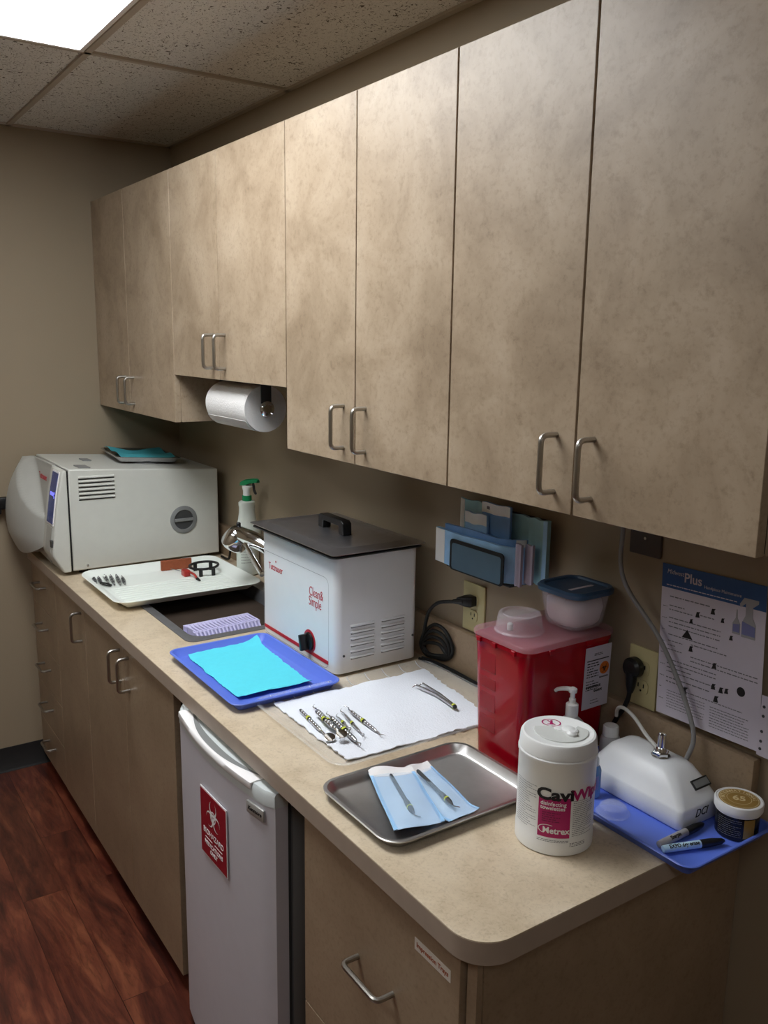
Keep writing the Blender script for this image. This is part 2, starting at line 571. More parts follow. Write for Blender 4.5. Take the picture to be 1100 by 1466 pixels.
def troffer(x0, x1, y0, y1, strength, label):
    t = thing('ceiling_light', ((x0 + x1) / 2, (y0 + y1) / 2, ZC - 0.012), label, 'ceiling light')
    bm = nb()
    e = 0.012
    box(bm, x0, x1, y0, y0 + e, ZC - 0.010, ZC); box(bm, x0, x1, y1 - e, y1, ZC - 0.010, ZC)
    box(bm, x0, x0 + e, y0 + e, y1 - e, ZC - 0.010, ZC); box(bm, x1 - e, x1, y0 + e, y1 - e, ZC - 0.010, ZC)
    make('frame', bm, 'prt', t, smooth=False)
    make('diffuser', B(x0 + e, x1 - e, y0 + e, y1 - e, ZC - 0.008, ZC - 0.002), emit_mat('lit_diffuser', strength), t, smooth=False)
troffer(1.034, 2.222, -1.214, -0.626, LAMP_NEAR, 'bright white fluorescent ceiling panel in the tile grid, above the counter')
troffer(3.474, 4.662, -1.824, -1.246, LAMP_REAR, 'fluorescent ceiling panel behind the camera')
troffer(1.034, 2.222, -2.434, -1.856, LAMP_FILL, 'unseen ceiling panel added as fill light across the room, away from the counter')

# ============================================================ WALL CABINETS
DF = -0.3292      # door face
def handle_v(parent, x, z0, z1, yf, r=0.0048, out=0.034):
    bm = nb()
    tube(bm, fillet([(x, yf, z0), (x, yf - out, z0), (x, yf - out, z1), (x, yf, z1)], 0.013, 5), r, 10)
    return make('handle', bm, 'nickel', parent)
def handle_h(parent, x0, x1, z, yf, r=0.0048, out=0.034):
    bm = nb()
    tube(bm, fillet([(x0, yf, z), (x0, yf - out, z), (x1, yf - out, z), (x1, yf, z)], 0.013, 5), r, 10)
    return make('handle', bm, 'nickel', parent)

def wall_cabinet(x0, x1, z0, z1, seams, handles, label):
    t = thing('wall_cabinet', ((x0 + x1) / 2, -0.155, z0), label, 'cabinet', None)
    bm = nb()
    box(bm, x0 + .0003, x1 - .0003, -0.309, -0.002, z0 + 0.001, z1 - 0.001)
    make('body', bm, 'lam', t, smooth=False)
    make('face_frame', B(x0 + .002, x1 - .002, -0.3102, -0.3092, z0 + .004, z1 - .004), 'lam' if x0 < 1 else 'gap', t, smooth=False)  # pale frame on the far cabinets paints lit door edges into the seams
    xs = [x0] + seams + [x1]
    for i in range(len(xs) - 1):
        g = 0.0016 if x0 < 1 else 0.0021
        bm = B(xs[i] + g, xs[i + 1] - g, DF, -0.3104, z0 + .0005, z1 - .0005, bev=0.0008, seg=1)
        d = make('door', bm, 'lam', t, smooth=False)
        for hx in handles:
            if xs[i] < hx < xs[i + 1]:
                handle_v(d, hx, z0 + 0.033, z0 + 0.127, DF)
    return t
ZT = 2.2482
wall_cabinet(0.002, 0.8366, 1.4697, ZT, [0.3855], [0.345, 0.432], 'beige laminate wall cabinet against the far wall, left of the paper towel roll')
wall_cabinet(0.8366, 1.6059, 1.6230, ZT, [1.1975], [1.159, 1.238], 'short beige laminate wall cabinet above the paper towel roll')
wall_cabinet(1.6059, 2.2613, 1.4697, ZT, [1.9279], [1.880, 1.970], 'tall beige laminate wall cabinet above the white ultrasonic cleaner')
wall_cabinet(2.2613, 2.9188, 1.4697, ZT, [2.5874], [2.545, 2.626], 'nearest and widest beige wall cabinet, above the poster and the red sharps bin')

# ============================================================ BASE CABINETS
BF = -0.632
ZB, ZU = 0.052, 0.872
def base_cabinet(x0, x1, label, doors=None, drawers=None, hx=(), hz=(0.745, 0.842)):
    t = thing('base_cabinet', ((x0 + x1) / 2, -0.31, 0), label, 'cabinet')
    bm = nb()
    box(bm, x0 + .0003, x1 - .0003, -0.612, -0.003, ZB + .001, 0.8755)
    make('body', bm, 'gap', t, smooth=False)
    make('toe_kick', B(x0 + .0003, x1 - .0003, -0.56, -0.54, 0.0, ZB + .001), 'bb', t, smooth=False)
    if doors:
        xs = [x0] + doors + [x1]
        for i in range(len(xs) - 1):
            d = make('door', B(xs[i] + .0013, xs[i + 1] - .0013, BF, -0.6125, ZB, ZU, bev=.0008, seg=1), 'lam_base', t, smooth=False)
            for h in hx:
                if xs[i] < h < xs[i + 1]:
                    handle_v(d, h, hz[0], hz[1], BF)
    if drawers:
        for (za, zb, ha, hb, hzz) in drawers:
            d = make('drawer', B(x0 + .0013, x1 - .0013, BF, -0.6125, za + .0012, zb - .0012, bev=.0008, seg=1), 'lam_base', t, smooth=False)
            handle_h(d, ha, hb, hzz, BF)
    return t
dz = (ZU - ZB) / 5
base_cabinet(0.002, 0.370, 'taupe base cabinet of five stacked drawers against the far wall',
             drawers=[(ZB + dz * k, ZB + dz * (k + 1), 0.13, 0.226, ZB + dz * k + dz * 0.6) for k in range(5)])
base_cabinet(0.370, 0.753, 'narrow one-door taupe base cabinet beside the drawer stack', doors=[], hx=(0.712,)) if False else None
t1 = base_cabinet(0.370, 0.753, 'narrow one-door taupe base cabinet between the drawer stack and the sink doors', doors=[0.7529], hx=(0.712,))
for o in [c for c in t1.children if c.name.startswith('door')][1:]:
    bpy.data.objects.remove(o)
base_cabinet(0.753, 1.560, 'two-door taupe base cabinet under the sink, left of the mini fridge', doors=[1.158], hx=(1.122, 1.205))
# near drawer cabinet with its end panel
t = thing('base_cabinet', (2.48, -0.31, 0), 'taupe drawer cabinet at the near end of the counter, right of the mini fridge', 'cabinet')
make('body', B(2.240, 2.716, -0.612, -0.003, ZB, 0.8755), 'lam_base', t, smooth=False)
make('toe_kick', B(2.240, 2.716, -0.56, -0.54, 0, ZB), 'bb', t, smooth=False)
make('end_panel', B(2.7165, 2.738, -0.612, -0.003, 0.0, 0.8755), 'lam_base', t, smooth=False)
make('filler_strip', B(2.7145, 2.7360, -0.6235, -0.6125, 0.05, 0.872), 'lam_base', t, smooth=False)
d = make('drawer', B(2.241, 2.708, BF, -0.6125, 0.4685, ZU, bev=.0008, seg=1), 'lam_base', t, smooth=False)
handle_h(d, 2.433, 2.540, 0.690, BF, r=0.005)
# label tape on the drawer
lt = make('label_tape', B(2.597, 2.687, BF - 0.0006, BF - .0001, 0.812, 0.833), 'label', d, smooth=False, label='white and yellow printed label tape')
bm = text(nb(), 'Impression Trays', 0.0115, face_my(2.642, BF - 0.0007, 0.8225), bold=0.0002)
d2 = make('drawer', B(2.241, 2.708, BF, -0.6125, 0.053, 0.4660, bev=.0008, seg=1), 'lam_base', t, smooth=False)
handle_h(d2, 2.433, 2.540, 0.33, BF, r=0.005)
make('label_print', bm, 'rust', d, smooth=False)

# ============================================================ COUNTERTOP
ZK = 0.914
def countertop():
    bm = nb()
    r = 0.062
    xe, yf = 2.759, -0.6446
    out = [(0.002, -0.002), (0.002, yf)]
    for k in range(13):
        a = R(-90 + 90 * k / 12)
        out.append((xe - r + r * math.cos(a), yf + r + r * math.sin(a)))
    out.append((xe, -0.002))
    hole = [(p.x, p.y) for p in rrect(0.988, -0.3025, 0.736, 0.385, 0.03, 0, 4)]
    th = 0.038
    lay = []
    for z in (ZK, ZK - th):
        eds = []
        vv = []
        for L in (out, hole):
            vs = [bm.verts.new((x, y, z)) for x, y in L]
            vv.append(vs)
            for i in range(len(vs)):
                eds.append(bm.edges.new((vs[i], vs[(i + 1) % len(vs)])))
        bmesh.ops.triangle_fill(bm, edges=eds, use_beauty=True)
        lay.append(vv)
    for k in (0, 1):
        a, b = lay[0][k], lay[1][k]
        for i in range(len(a)):
            j = (i + 1) % len(a)
            bm.faces.new((a[i], a[j], b[j], b[i]))
    return bm
ct = make('countertop', countertop(), 'top', None, 'long beige speckled laminate countertop with a rounded near corner', 'countertop', smooth=True, bev=0.0015)
# front edge band (a strip of greyer laminate following the edge)
bm = nb()
r = 0.062; xe, yf = 2.7593, -0.6449
path = [(0.004, yf)] + [(xe - r + r * math.cos(R(-90 + 7.5 * k)), yf + r + r * math.sin(R(-90 + 7.5 * k))) for k in range(13)] + [(xe, -0.003)]
rings = []
for x, y in path:
    rings.append([Vector((x, y, ZK - 0.0022)), Vector((x, y, ZK - 0.0378))])
a = [[bm.verts.new(p) for p in q] for q in rings]
b2 = []
for i, (x, y) in enumerate(path):
    x2, y2 = (x, y + 0.0008) if i == 0 else ((x - 0.0008, y) if i == len(path) - 1 else (x - 0.0006 * math.cos(R(-90 + 7.5 * (i - 1))), y - 0.0006 * math.sin(R(-90 + 7.5 * (i - 1)))))
    b2.append([bm.verts.new((x2, y2, ZK - 0.0022)), bm.verts.new((x2, y2, ZK - 0.0378))])
for i in range(len(a) - 1):
    bm.faces.new((a[i][0], a[i + 1][0], a[i + 1][1], a[i][1]))
    bm.faces.new((b2[i][0], b2[i][1], b2[i + 1][1], b2[i + 1][0]))
    bm.faces.new((a[i][0], b2[i][0], b2[i + 1][0], a[i + 1][0]))
    bm.faces.new((a[i][1], a[i + 1][1], b2[i + 1][1], b2[i][1]))
make('edge_band', bm, 'edge', ct, angle=50)
bs = make('backsplash', B(0.004, 2.759, -0.022, -0.001, ZK + .0002, 1.030, bev=0.002), 'lam_base', None, 'low laminate backsplash strip running along the wall behind the counter', 'backsplash')

# ============================================================ SINK
t = thing('kitchen_sink', (0.988, -0.29, 0.74), 'dark stainless steel sink set into the counter, half covered by the white tray', 'sink')
bm = nb()
cx, cy, W, D = 0.988, -0.2925, 0.764, 0.445
ix, iy, iw, idp = 0.988, -0.3040, 0.698, 0.358
loft(bm, [rrect(cx, cy, W, D, 0.03, ZK + .0006), rrect(cx, cy, W, D, 0.03, ZK + 0.003), rrect(cx, cy, W - .008, D - .008, 0.03, ZK + 0.0042),
          rrect(ix, iy, iw + .012, idp + .012, 0.045, ZK + 0.0035), rrect(ix, iy, iw, idp, 0.045, ZK - 0.004),
          rrect(ix, iy, iw - .02, idp - .02, 0.06, ZK - 0.15), rrect(ix, iy, iw - .06, idp - .06, 0.06, ZK - 0.17),
          rrect(ix, iy, 0.1, 0.1, 0.049, ZK - 0.174)], False, True)
make('basin', bm, 'sinkm', t, recalc=False)
bm = nb()
lathe(bm, [(0.045, 0), (0.042, 0.003), (0.03, 0.002), (0.028, -0.001)], (ix, iy, ZK - 0.1735), 24)
make('drain', bm, 'steel', t)
# low strainer ledge at the near end of the basin
make('ledge', B(1.285, 1.325, -0.455, -0.14, 0.80, 0.885, bev=0.005), 'sinkm', t)

# lavender instrument rack lying in the sink
t = thing('instrument_rack', (1.20, -0.33, 0.84), 'lavender plastic comb-slotted instrument rack lying in the sink', 'rack')
bm = nb()
mt4 = Matrix.Translation((1.225, -0.345, 0.862)) @ Matrix.Rotation(R(3), 4, 'Z') @ Matrix.Rotation(R(0), 4, 'Y')
n = 18
L = 0.215
for k in range(n):
    y = -L / 2 + L * (k + 0.5) / n
    pts = [(-0.058, 0), (0.05, 0), (0.05, 0.012), (0.020, 0.040), (-0.045, 0.040), (-0.058, 0.02)]
    mm = mt4 @ Matrix(((1, 0, 0, 0), (0, 0, 1, y - 0.0028), (0, 1, 0, 0), (0, 0, 0, 1)))
    poly(bm, pts, 0.0056, mm)
box(bm, -0.056, 0.048, -L / 2, L / 2, 0, 0.003, mat4=mt4)
box(bm, -0.056, -0.030, -L / 2, L / 2, 0.012, 0.0385, mat4=mt4)
box(bm, 0.008, 0.024, -L / 2, L / 2, 0.012, 0.037, mat4=mt4)
make('comb', bm, 'lav', t, smooth=False)
bm = nb()
box(bm, -0.060, -0.03, -L / 2 - .018, -L / 2 + 0.001, 0.002, 0.022, 0.002, 1, mat4=mt4)
make('end_tab', bm, 'lav', t)

# ============================================================ FAUCET
t = thing('faucet', (1.16, -0.105, 0.918), 'chrome faucet with a domed spray head, behind the sink', 'faucet')
bm = nb()
lathe(bm, [(0.03, 0), (0.03, 0.006), (0.024, 0.012), (0.023, 0.09), (0.020, 0.10)], (1.16, -0.105, 0.918), 28)
make('base', bm, 'chrome', t)
bm = nb()
pts = spline([(1.16, -0.105, 1.01), (1.155, -0.110, 1.05), (1.12, -0.14, 1.085), (1.07, -0.165, 1.105), (0.99, -0.188, 1.115)], 6)
tube(bm, pts, [0.021 + 0.006 * i / (len(pts) - 1) for i in range(len(pts))], 18)
make('spout', bm, 'chrome', t)
ax = Vector((-0.45, -0.30, -0.85)).normalized()
q = ax.to_track_quat('Z', 'Y').to_matrix().to_4x4()
bm = nb()
lathe(bm, [(0.004, -0.040), (0.018, -0.037), (0.030, -0.028), (0.038, -0.012), (0.042, 0.006), (0.043, 0.024), (0.040, 0.033), (0.024, 0.034)], (0.985, -0.190, 1.100), 32, q)
make('spray_head', bm, 'chrome', t)
bm = nb()
lathe(bm, [(0.030, 0.0), (0.030, 0.004), (0.02, 0.006)], Vector((0.985, -0.190, 1.100)) + ax * 0.0335, 24, q)
make('spray_face', bm, 'blkr', t)
bm = nb()
lathe(bm, [(0.0075, 0), (0.0075, 0.010), (0.005, 0.013)], (0.990, -0.186, 1.1385), 16)
make('button', bm, 'blk', t)
bm = nb()
tube(bm, [(1.05, -0.190, 1.090), (1.24, -0.225, 1.040)], [0.0095, 0.0085], 14)
make('lever', bm, 'chrome', t)

# ============================================================ SPRAY BOTTLE
t = thing('spray_bottle', (0.782, -0.058, 0.915), 'white spray bottle with a green trigger head standing behind the sink', 'spray bottle')
bx, by = 0.800, -0.066
bm = nb()
prof = [(0.034, 0), (0.041, 0.004), (0.042, 0.02), (0.042, 0.120), (0.048, 0.135), (0.0520, 0.150), (0.050, 0.162), (0.042, 0.178), (0.034, 0.200), (0.030, 0.225), (0.029, 0.245), (0.031, 0.252), (0.031, 0.262), (0.026, 0.266), (0.017, 0.268)]
lathe(bm, prof, (0, 0, 0), 32, cap1=True)
bmesh.ops.transform(bm, matrix=Matrix.Translation((bx, by, 0.9155)) @ Matrix.Diagonal((0.7, 1, 1, 1)), verts=bm.verts)
make('bottle', bm, 'bott', t)
bm = nb(); lathe(bm, [(0.0165, 0), (0.017, 0.0), (0.017, 0.018), (0.016, 0.019)], (bx, by, 1.1825), 24)
make('collar', bm, 'green', t)
# trigger head turned towards the camera's right
mh = Matrix.Translation((bx, by, 1.2015)) @ Matrix.Rotation(R(20), 4, 'Z')
bm = nb()
def ell(cx, z, w, d):
    return [mh @ Vector((cx + w * math.cos(2 * PI * k / 16), d * math.sin(2 * PI * k / 16), z)) for k in range(16)]
loft(bm, [ell(0, 0, .013, .013), ell(0, .015, .013, .012), ell(-.001, .027, .018, .012), ell(.004, .036, .026, .012)])
make('trigger_body', bm, 'canw', t)
bm = nb()
def sec(x, w, z0, z1):
    return [mh @ Vector((x, y, z)) for y, z in ((-w, z0), (w, z0), (w, z1 - .003), (w * .5, z1), (-w * .5, z1), (-w, z1 - .003))]
loft(bm, [sec(-.026, .009, .034, .038), sec(-.020, .0125, .034, .048), sec(0, .013, .036, .057), sec(.025, .0115, .046, .062), sec(.050, .009, .050, .064), sec(.056, .007, .050, .060)])
make('spray_head', bm, 'green', t)
bm = nb()
pts = spline([mh @ Vector(p) for p in ((.030, 0, .048), (.034, 0, .036), (.036, 0, .022), (.045, 0, .008))], 4)
tube(bm, pts, [.005] * (len(pts) - 1) + [.003], 8)
make('trigger', bm, 'blk', t)
rnd = random.Random(4)
bm = nb()
def wrap_bottle(c, r=0.0415, cz=1.02, a0=-28):
    a = R(a0) + c.x / r
    return Vector((bx + (r * 0.7 + .0007 + c.z) * math.cos(a), by + (r + .0004 + c.z) * math.sin(a), cz + c.y))
text(bm, 'S-Clean', 0.016, None, fn=lambda c: wrap_bottle(c, 0.0385 + 0.0016, 1.066))
lines(bm, -0.02, 0.02, -0.05, 0.0, 5, 0.0016, None, rnd, fn=lambda c: wrap_bottle(c, 0.0385, 1.03))
bm.free()
bm = nb()
lines(bm, -0.018, 0.018, -0.05, 0.0, 5, 0.0016, None, rnd, fn=lambda c: wrap_bottle(c, 0.0424, 1.01))
make('printed_text', bm, 'dgrey', t, smooth=False, recalc=False)

# ============================================================ AUTOCLAVE
t = thing('autoclave', (0.26, -0.33, 0.914), 'big off-white tabletop autoclave with bulging grey door, at the far counter end', 'autoclave')
XA, XB = 0.03, 0.500
bm = nb()
rings = []
for x in (XA, XB):
    rings.append([Vector((x, -0.594, 0.930)), Vector((x, -0.045, 0.930)), Vector((x, -0.045, 1.256)), Vector((x, -0.594, 1.291))])
loft(bm, rings)
make('housing', bm, 'acw', t, bev=0.004)
make('seam', B(XA + .005, XB - .003, -0.600, -0.5945, 0.932, 1.284), 'blkr', t, smooth=False)
for x in (XA + .04, XB - .04):
    for y in (-0.55, -0.09):
        make('foot', lathe(nb(), [(0.016, 0), (0.016, 0.0155)], (x, y, 0.9145), 16), 'blkr', t)
# control column: side profile extruded along x
prof = [(-0.600, 1.288), (-0.616, 1.284), (-0.634, 1.20), (-0.648, 1.105), (-0.660, 1.01), (-0.660, 0.990), (-0.627, 0.928), (-0.600, 0.928)]
bm = nb()
rr = []
for x, sh in ((0.360, 0), (0.494, 0), (0.500, 0.004)):
    rr.append([Vector((x, y + sh * (1 if y < -0.61 else 0), z)) for y, z in prof])
loft(bm, rr)
make('control_column', bm, 'acw', t, bev=0.003)
# column face frame helpers: y on profile at z
def ycol(z):
    P = prof[1:6]
    for (ya, za), (yb, zb) in zip(P[:-1], P[1:]):
        if zb <= z <= za:
            return ya + (yb - ya) * (za - z) / (za - zb)
    return P[-1][0]
def strip(x0, x1, z0, z1, off, th):
    bm = nb()
    rg = []
    for k in range(7):
        z = z0 + (z1 - z0) * k / 6
        y = ycol(z) - off
        rg.append([Vector((x0, y, z)), Vector((x1, y, z)), Vector((x1, y + th, z)), Vector((x0, y + th, z))])
    loft(bm, rg)
    return bm
make('screen_bezel', strip(0.398, 0.486, 1.095, 1.281, 0.003, 0.004), 'prt', t, smooth=False)
sc = make('screen', strip(0.404, 0.480, 1.101, 1.276, 0.0042, 0.002), 'lcd', t, smooth=False)
bm = strip(0.420, 0.466, 1.196, 1.208, 0.0050, 0.001)
for x_, z_ in ((0.472, 1.206), (0.474, 1.193)):
    b3 = strip(x_ - .004, x_ + .003, z_ - .004, z_ + .004, 0.0050, 0.001)
    me_ = bpy.data.meshes.new('x'); b3.to_mesh(me_); b3.free(); bm.from_mesh(me_); bpy.data.meshes.remove(me_)
make('display_text', bm, 'lcdl', sc, smooth=False)
make('printer_flap', strip(0.404, 0.476, 1.000, 1.088, 0.0022, 0.003), 'acg', t, smooth=False)
make('latch', B(0.476, 0.496, -0.6625, -0.655, 1.022, 1.046), 'dgrey', t, smooth=False)
# bulging door: a thick panel lofted left to right, lens-shaped outline
bm = nb()
nx, nz = 48, 40
def door_pt(u, v):
    x = 0.022 + (0.360 - 0.022) * u
    zt = 1.290 - 0.006 * (1 - u) ** 2
    zb = 1.000 - 0.070 * math.sin(PI * min(1, (1 - u) * 0.62)) ** 0.9 + 0.030 * (1 - u) ** 4
    z = zb + (zt - zb) * v
    flat = ycol(min(max(z, 0.992), 1.283)) + 0.003
    belly = 0.078 * (math.sin(PI * (0.10 + 0.80 * (1 - v)))) ** 0.6 * (1 - u ** 2.6) * (0.75 + 0.25 * min(1, u * 8))
    ridge = v - (1.0 - 0.66 * u ** 1.1)
    h = max(0.0, belly - 0.30 * max(0.0, ridge) - (0.006 if ridge > 0 else 0))
    return Vector((x, flat - h, z))
grid = [[bm.verts.new(door_pt(i / nx, j / nz)) for j in range(nz + 1)] for i in range(nx + 1)]
back = [[bm.verts.new((grid[i][j].co.x, -0.601, grid[i][j].co.z)) for j in (0, nz)] for i in range(nx + 1)]
for i in range(nx):
    for j in range(nz):
        bm.faces.new((grid[i][j], grid[i + 1][j], grid[i + 1][j + 1], grid[i][j + 1]))
    bm.faces.new((grid[i][0], back[i][0], back[i + 1][0], grid[i + 1][0]))
    bm.faces.new((grid[i][nz], grid[i + 1][nz], back[i + 1][1], back[i][1]))
    bm.faces.new((back[i][0], back[i][1], back[i + 1][1], back[i + 1][0]))
for i in (0, nx):
    vs = grid[i][:] + [back[i][1], back[i][0]]
    bm.faces.new(vs)
make('door', bm, 'acg', t, angle=35)
bm = nb()
text(bm, 'Tuttnauer', 0.032, face_my(0.300, -0.6325, 1.243), bold=0.0006, sx=0.85)
make('logo', bm, 'red', t, smooth=False)
bm = nb()
box(bm, 0.030, 0.060, -0.752, -0.700, 1.090, 1.135, 0.006, 2); box(bm, 0.030, 0.056, -0.768, -0.735, 1.070, 1.095, 0.005, 2)
make('door_handle', bm, 'blk', t)
bm = nb()
loft(bm, [[Vector((x, -0.6005, 0.930)), Vector((x, yy, 0.934)), Vector((x, yy - .012, zz)), Vector((x, -0.6005, zz))] for x, yy, zz in ((0.03, -0.625, 0.975), (0.359, -0.635, 1.005))])
make('base_wedge', bm, 'acg', t)
# louvres and round drain port on the near side
bm = nb()
for k in range(6):
    z = 1.258 - k * 0.0145
    rg = []
    for yy, zz in ((-0.562, z + .0035), (-0.437, z + .0015)):
        pr = [(0, 0.004), (0.0055, 0.0005), (0.006, -0.003), (0.0, -0.0035)]
        rg.append([Vector((XB - .0005 + a_, yy, zz + b_)) for a_, b_ in pr])
    loft(bm, rg)
make('louvre', bm, 'acw', t, label='raised side louvres')
bm = nb()
for k in range(6):
    z = 1.258 - k * 0.0145
    box(bm, XB - .0005, XB + .0018, -0.562, -0.437, z - .0060, z - .0035)
make('louvre_gap_shade', bm, 'blkr', t, smooth=False)  # solid black strips paint the shade in the gaps below the louvres
bm = nb()
ml = face_px(XB, -0.185, 1.073)
lathe(bm, [(0.052, 0), (0.052, 0.003), (0.048, 0.005), (0.038, 0.005), (0.036, -0.001)], (0, 0, 0), 40, ml, cap0=False, cap1=False)
make('port_ring', bm, 'grey', t)
bm = nb()
lathe(bm, [(0.0365, 0.0), (0.0365, 0.001)], (0, 0, 0), 32, ml)
pr = make('port_cap', bm, 'dgrey', t)
bm = nb()
box(bm, -0.036, 0.036, -0.006, 0.006, 0.001, 0.008, 0.002, 1, mat4=ml)
make('port_grip', bm, 'grey', pr)
bm = nb()
lathe(bm, [(0.004, 0), (0.004, 0.003), (0.002, 0.004)], (0, 0, 0), 10, face_px(XB, -0.545, 0.945))
make('screw', bm, 'steel', t)
# top: small water reservoir cover and hinge strip
def ztop(y): return 1.291 + (y + 0.594) * (1.256 - 1.291) / 0.549
bm = nb()
tilt = Matrix.Translation((0.30, -0.26, ztop(-0.26) + .0006)) @ Matrix.Rotation(-math.atan(0.0638), 4, 'X')
lathe(bm, [(0.062, 0), (0.062, 0.003), (0.056, 0.0045), (0.05, 0.003)], (0, 0, 0), 32, tilt)
make('reservoir_cap', bm, 'grey', t)
make('top_clip', B(-0.09, -0.03, -0.22, -0.19, 0, 0.004, mat4=tilt), 'grey', t, smooth=False)
make('top_clip', B(0.10, 0.17, -0.29, -0.25, 0, 0.003, mat4=tilt), 'grey', t, smooth=False)

# steel tray with teal paper on top of the autoclave
def tray_mesh(cx, cy, w, d, r, z, h, fl=0.012, rim=0.006, th=0.0015, n=8, lip=0.002):
    """open tray: floor at z, flared wall of height h, flat rim with a rolled lip."""
    bm = nb()
    loft(bm, [rrect(cx, cy, w - 2 * fl - 2 * rim, d - 2 * fl - 2 * rim, max(r - fl - rim, .006), z, n),
              rrect(cx, cy, w - 2 * rim + 2 * th, d - 2 * rim + 2 * th, r - rim + th, z + h - .001, n),
              rrect(cx, cy, w - .001, d - .001, r, z + h - lip - .0006, n),
              rrect(cx, cy, w, d, r, z + h - lip * 0.4, n),
              rrect(cx, cy, w - .003, d - .003, r - .001, z + h + .0004, n),
              rrect(cx, cy, w - 2 * rim, d - 2 * rim, r - rim, z + h, n),
              rrect(cx, cy, w - 2 * rim - 2 * fl * .85, d - 2 * rim - 2 * fl * .85, max(r - fl - rim, .006) + .002, z + th + .003, n),
              rrect(cx, cy, w - 2 * rim - 2 * fl - .006, d - 2 * rim - 2 * fl - .006, max(r - fl - rim, .005), z + th, n)], True, True)
    return bm
tl = Matrix.Translation((0, 0, 0)) 
bm = tray_mesh(0, 0, 0.345, 0.245, 0.03, 0, 0.018)
mt = Matrix.Translation((0.205, -0.245, ztop(-0.245) + 0.0085)) @ Matrix.Rotation(-math.atan(0.0638), 4, 'X') @ Matrix.Rotation(R(-6), 4, 'Z')
bmesh.ops.transform(bm, matrix=mt, verts=bm.verts)
at_ = make('steel_tray', bm, 'steel', None, 'shallow steel tray lying on top of the autoclave', 'tray')
def sheet(quad, nu, nv, zf, th=0.0008, mat4=None, seed=1, jag=0.0):
    """a thin crumpled sheet over a bilinear quad; zf(u,v,x,y)->z."""
    rnd = random.Random(seed)
    a, b, c, d = [Vector((*q, 0)) for q in quad]
    bm = nb()
    G = []
    for i in range(nu + 1):
        row = []
        for j in range(nv + 1):
            u, v = i / nu, j / nv
            p = a * (1 - u) * (1 - v) + b * u * (1 - v) + c * u * v + d * (1 - u) * v
            if jag and (i in (0, nu) or j in (0, nv)):
                p.x += rnd.uniform(-jag, jag); p.y += rnd.uniform(-jag, jag)
            p.z = zf(u, v, p.x, p.y)
            row.append(p)
        G.append(row)
    top = [[bm.verts.new(mat4 @ (p + Vector((0, 0, th))) if mat4 else p + Vector((0, 0, th))) for p in r_] for r_ in G]
    bot = [[bm.verts.new(mat4 @ p if mat4 else p) for p in r_] for r_ in G]
    for i in range(nu):
        for j in range(nv):
            bm.faces.new((top[i][j], top[i + 1][j], top[i + 1][j + 1], top[i][j + 1]))
            bm.faces.new((bot[i][j], bot[i][j + 1], bot[i + 1][j + 1], bot[i + 1][j]))
    for i in range(nu):
        bm.faces.new((top[i][0], bot[i][0], bot[i + 1][0], top[i + 1][0]))
        bm.faces.new((top[i][nv], top[i + 1][nv], bot[i + 1][nv], bot[i][nv]))
    for j in range(nv):
        bm.faces.new((top[0][j], top[0][j + 1], bot[0][j + 1], bot[0][j]))
        bm.faces.new((top[nu][j], bot[nu][j], bot[nu][j + 1], top[nu][j + 1]))
    return bm
def wob(u, v, x, y):
    return 0.011 + 0.011 * abs(v - .5) ** 2 * 4 + 0.004 * math.sin(u * 11) + 0.003 * math.sin(v * 9 + u * 5)
bm = sheet([(-0.155, -0.105), (0.15, -0.10), (0.155, 0.10), (-0.15, 0.11)], 24, 18, wob, mat4=mt, seed=2)
make('tray_paper', bm, 'tealp', None, 'teal paper sheet lining the steel tray on the autoclave', 'paper sheet')

# ============================================================ WHITE TRAY ACROSS THE SINK, AND ITS CONTENTS
t = thing('plastic_tray', (0.80, -0.35, 0.919), 'ivory-white ribbed plastic tray bridging the far end of the sink', 'tray')
bm = tray_mesh(0.798, -0.352, 0.442, 0.494, 0.050, 0.9195, 0.026, fl=0.034, rim=0.007, n=8)
# uneven wavy near rim
for v in bm.verts:
    if v.co.y < -0.5 and v.co.z > 0.94:
        v.co.z += 0.003 * math.sin((v.co.x) * 26)
make('tray', bm, 'wtray', t)
bm = nb()
for k in range(9):
    x = 0.755 + k * 0.024
    box(bm, x, x + 0.007, -0.545, -0.155, 0.9208, 0.9228, 0.0009, 1)
make('rib', bm, 'wtray', t)

def ZTR(): return 0.9215
# six small metal instrument tips in a bunch
def frame(A, Bp):
    A, Bp = Vector(A), Vector(Bp)
    d_ = (Bp - A)
    q_ = d_.to_track_quat('X', 'Z').to_matrix().to_4x4()
    return Matrix.Translation(A) @ q_, d_.length
tips = [((0.585, -0.553), (0.700, -0.572)), ((0.600, -0.540), (0.705, -0.556)), ((0.560, -0.512), (0.700, -0.531)),
        ((0.590, -0.497), (0.735, -0.522)), ((0.610, -0.480), (0.745, -0.505)), ((0.640, -0.470), (0.745, -0.490)), ((0.690, -0.556), (0.735, -0.534))]
lab_tip = ['thin steel clip nearest the tray corner in the bunch on the white tray',
           'steel clip second from the tray corner in the bunch on the white tray',
           'longest steel clip in the middle of the bunch on the white tray',
           'steel clip right of the longest one in the bunch on the white tray',
           'steel clip second from the right in the bunch on the white tray',
           'rightmost steel clip of the bunch on the white tray',
           'short dark clip lying crosswise in front of the bunch on the white tray']
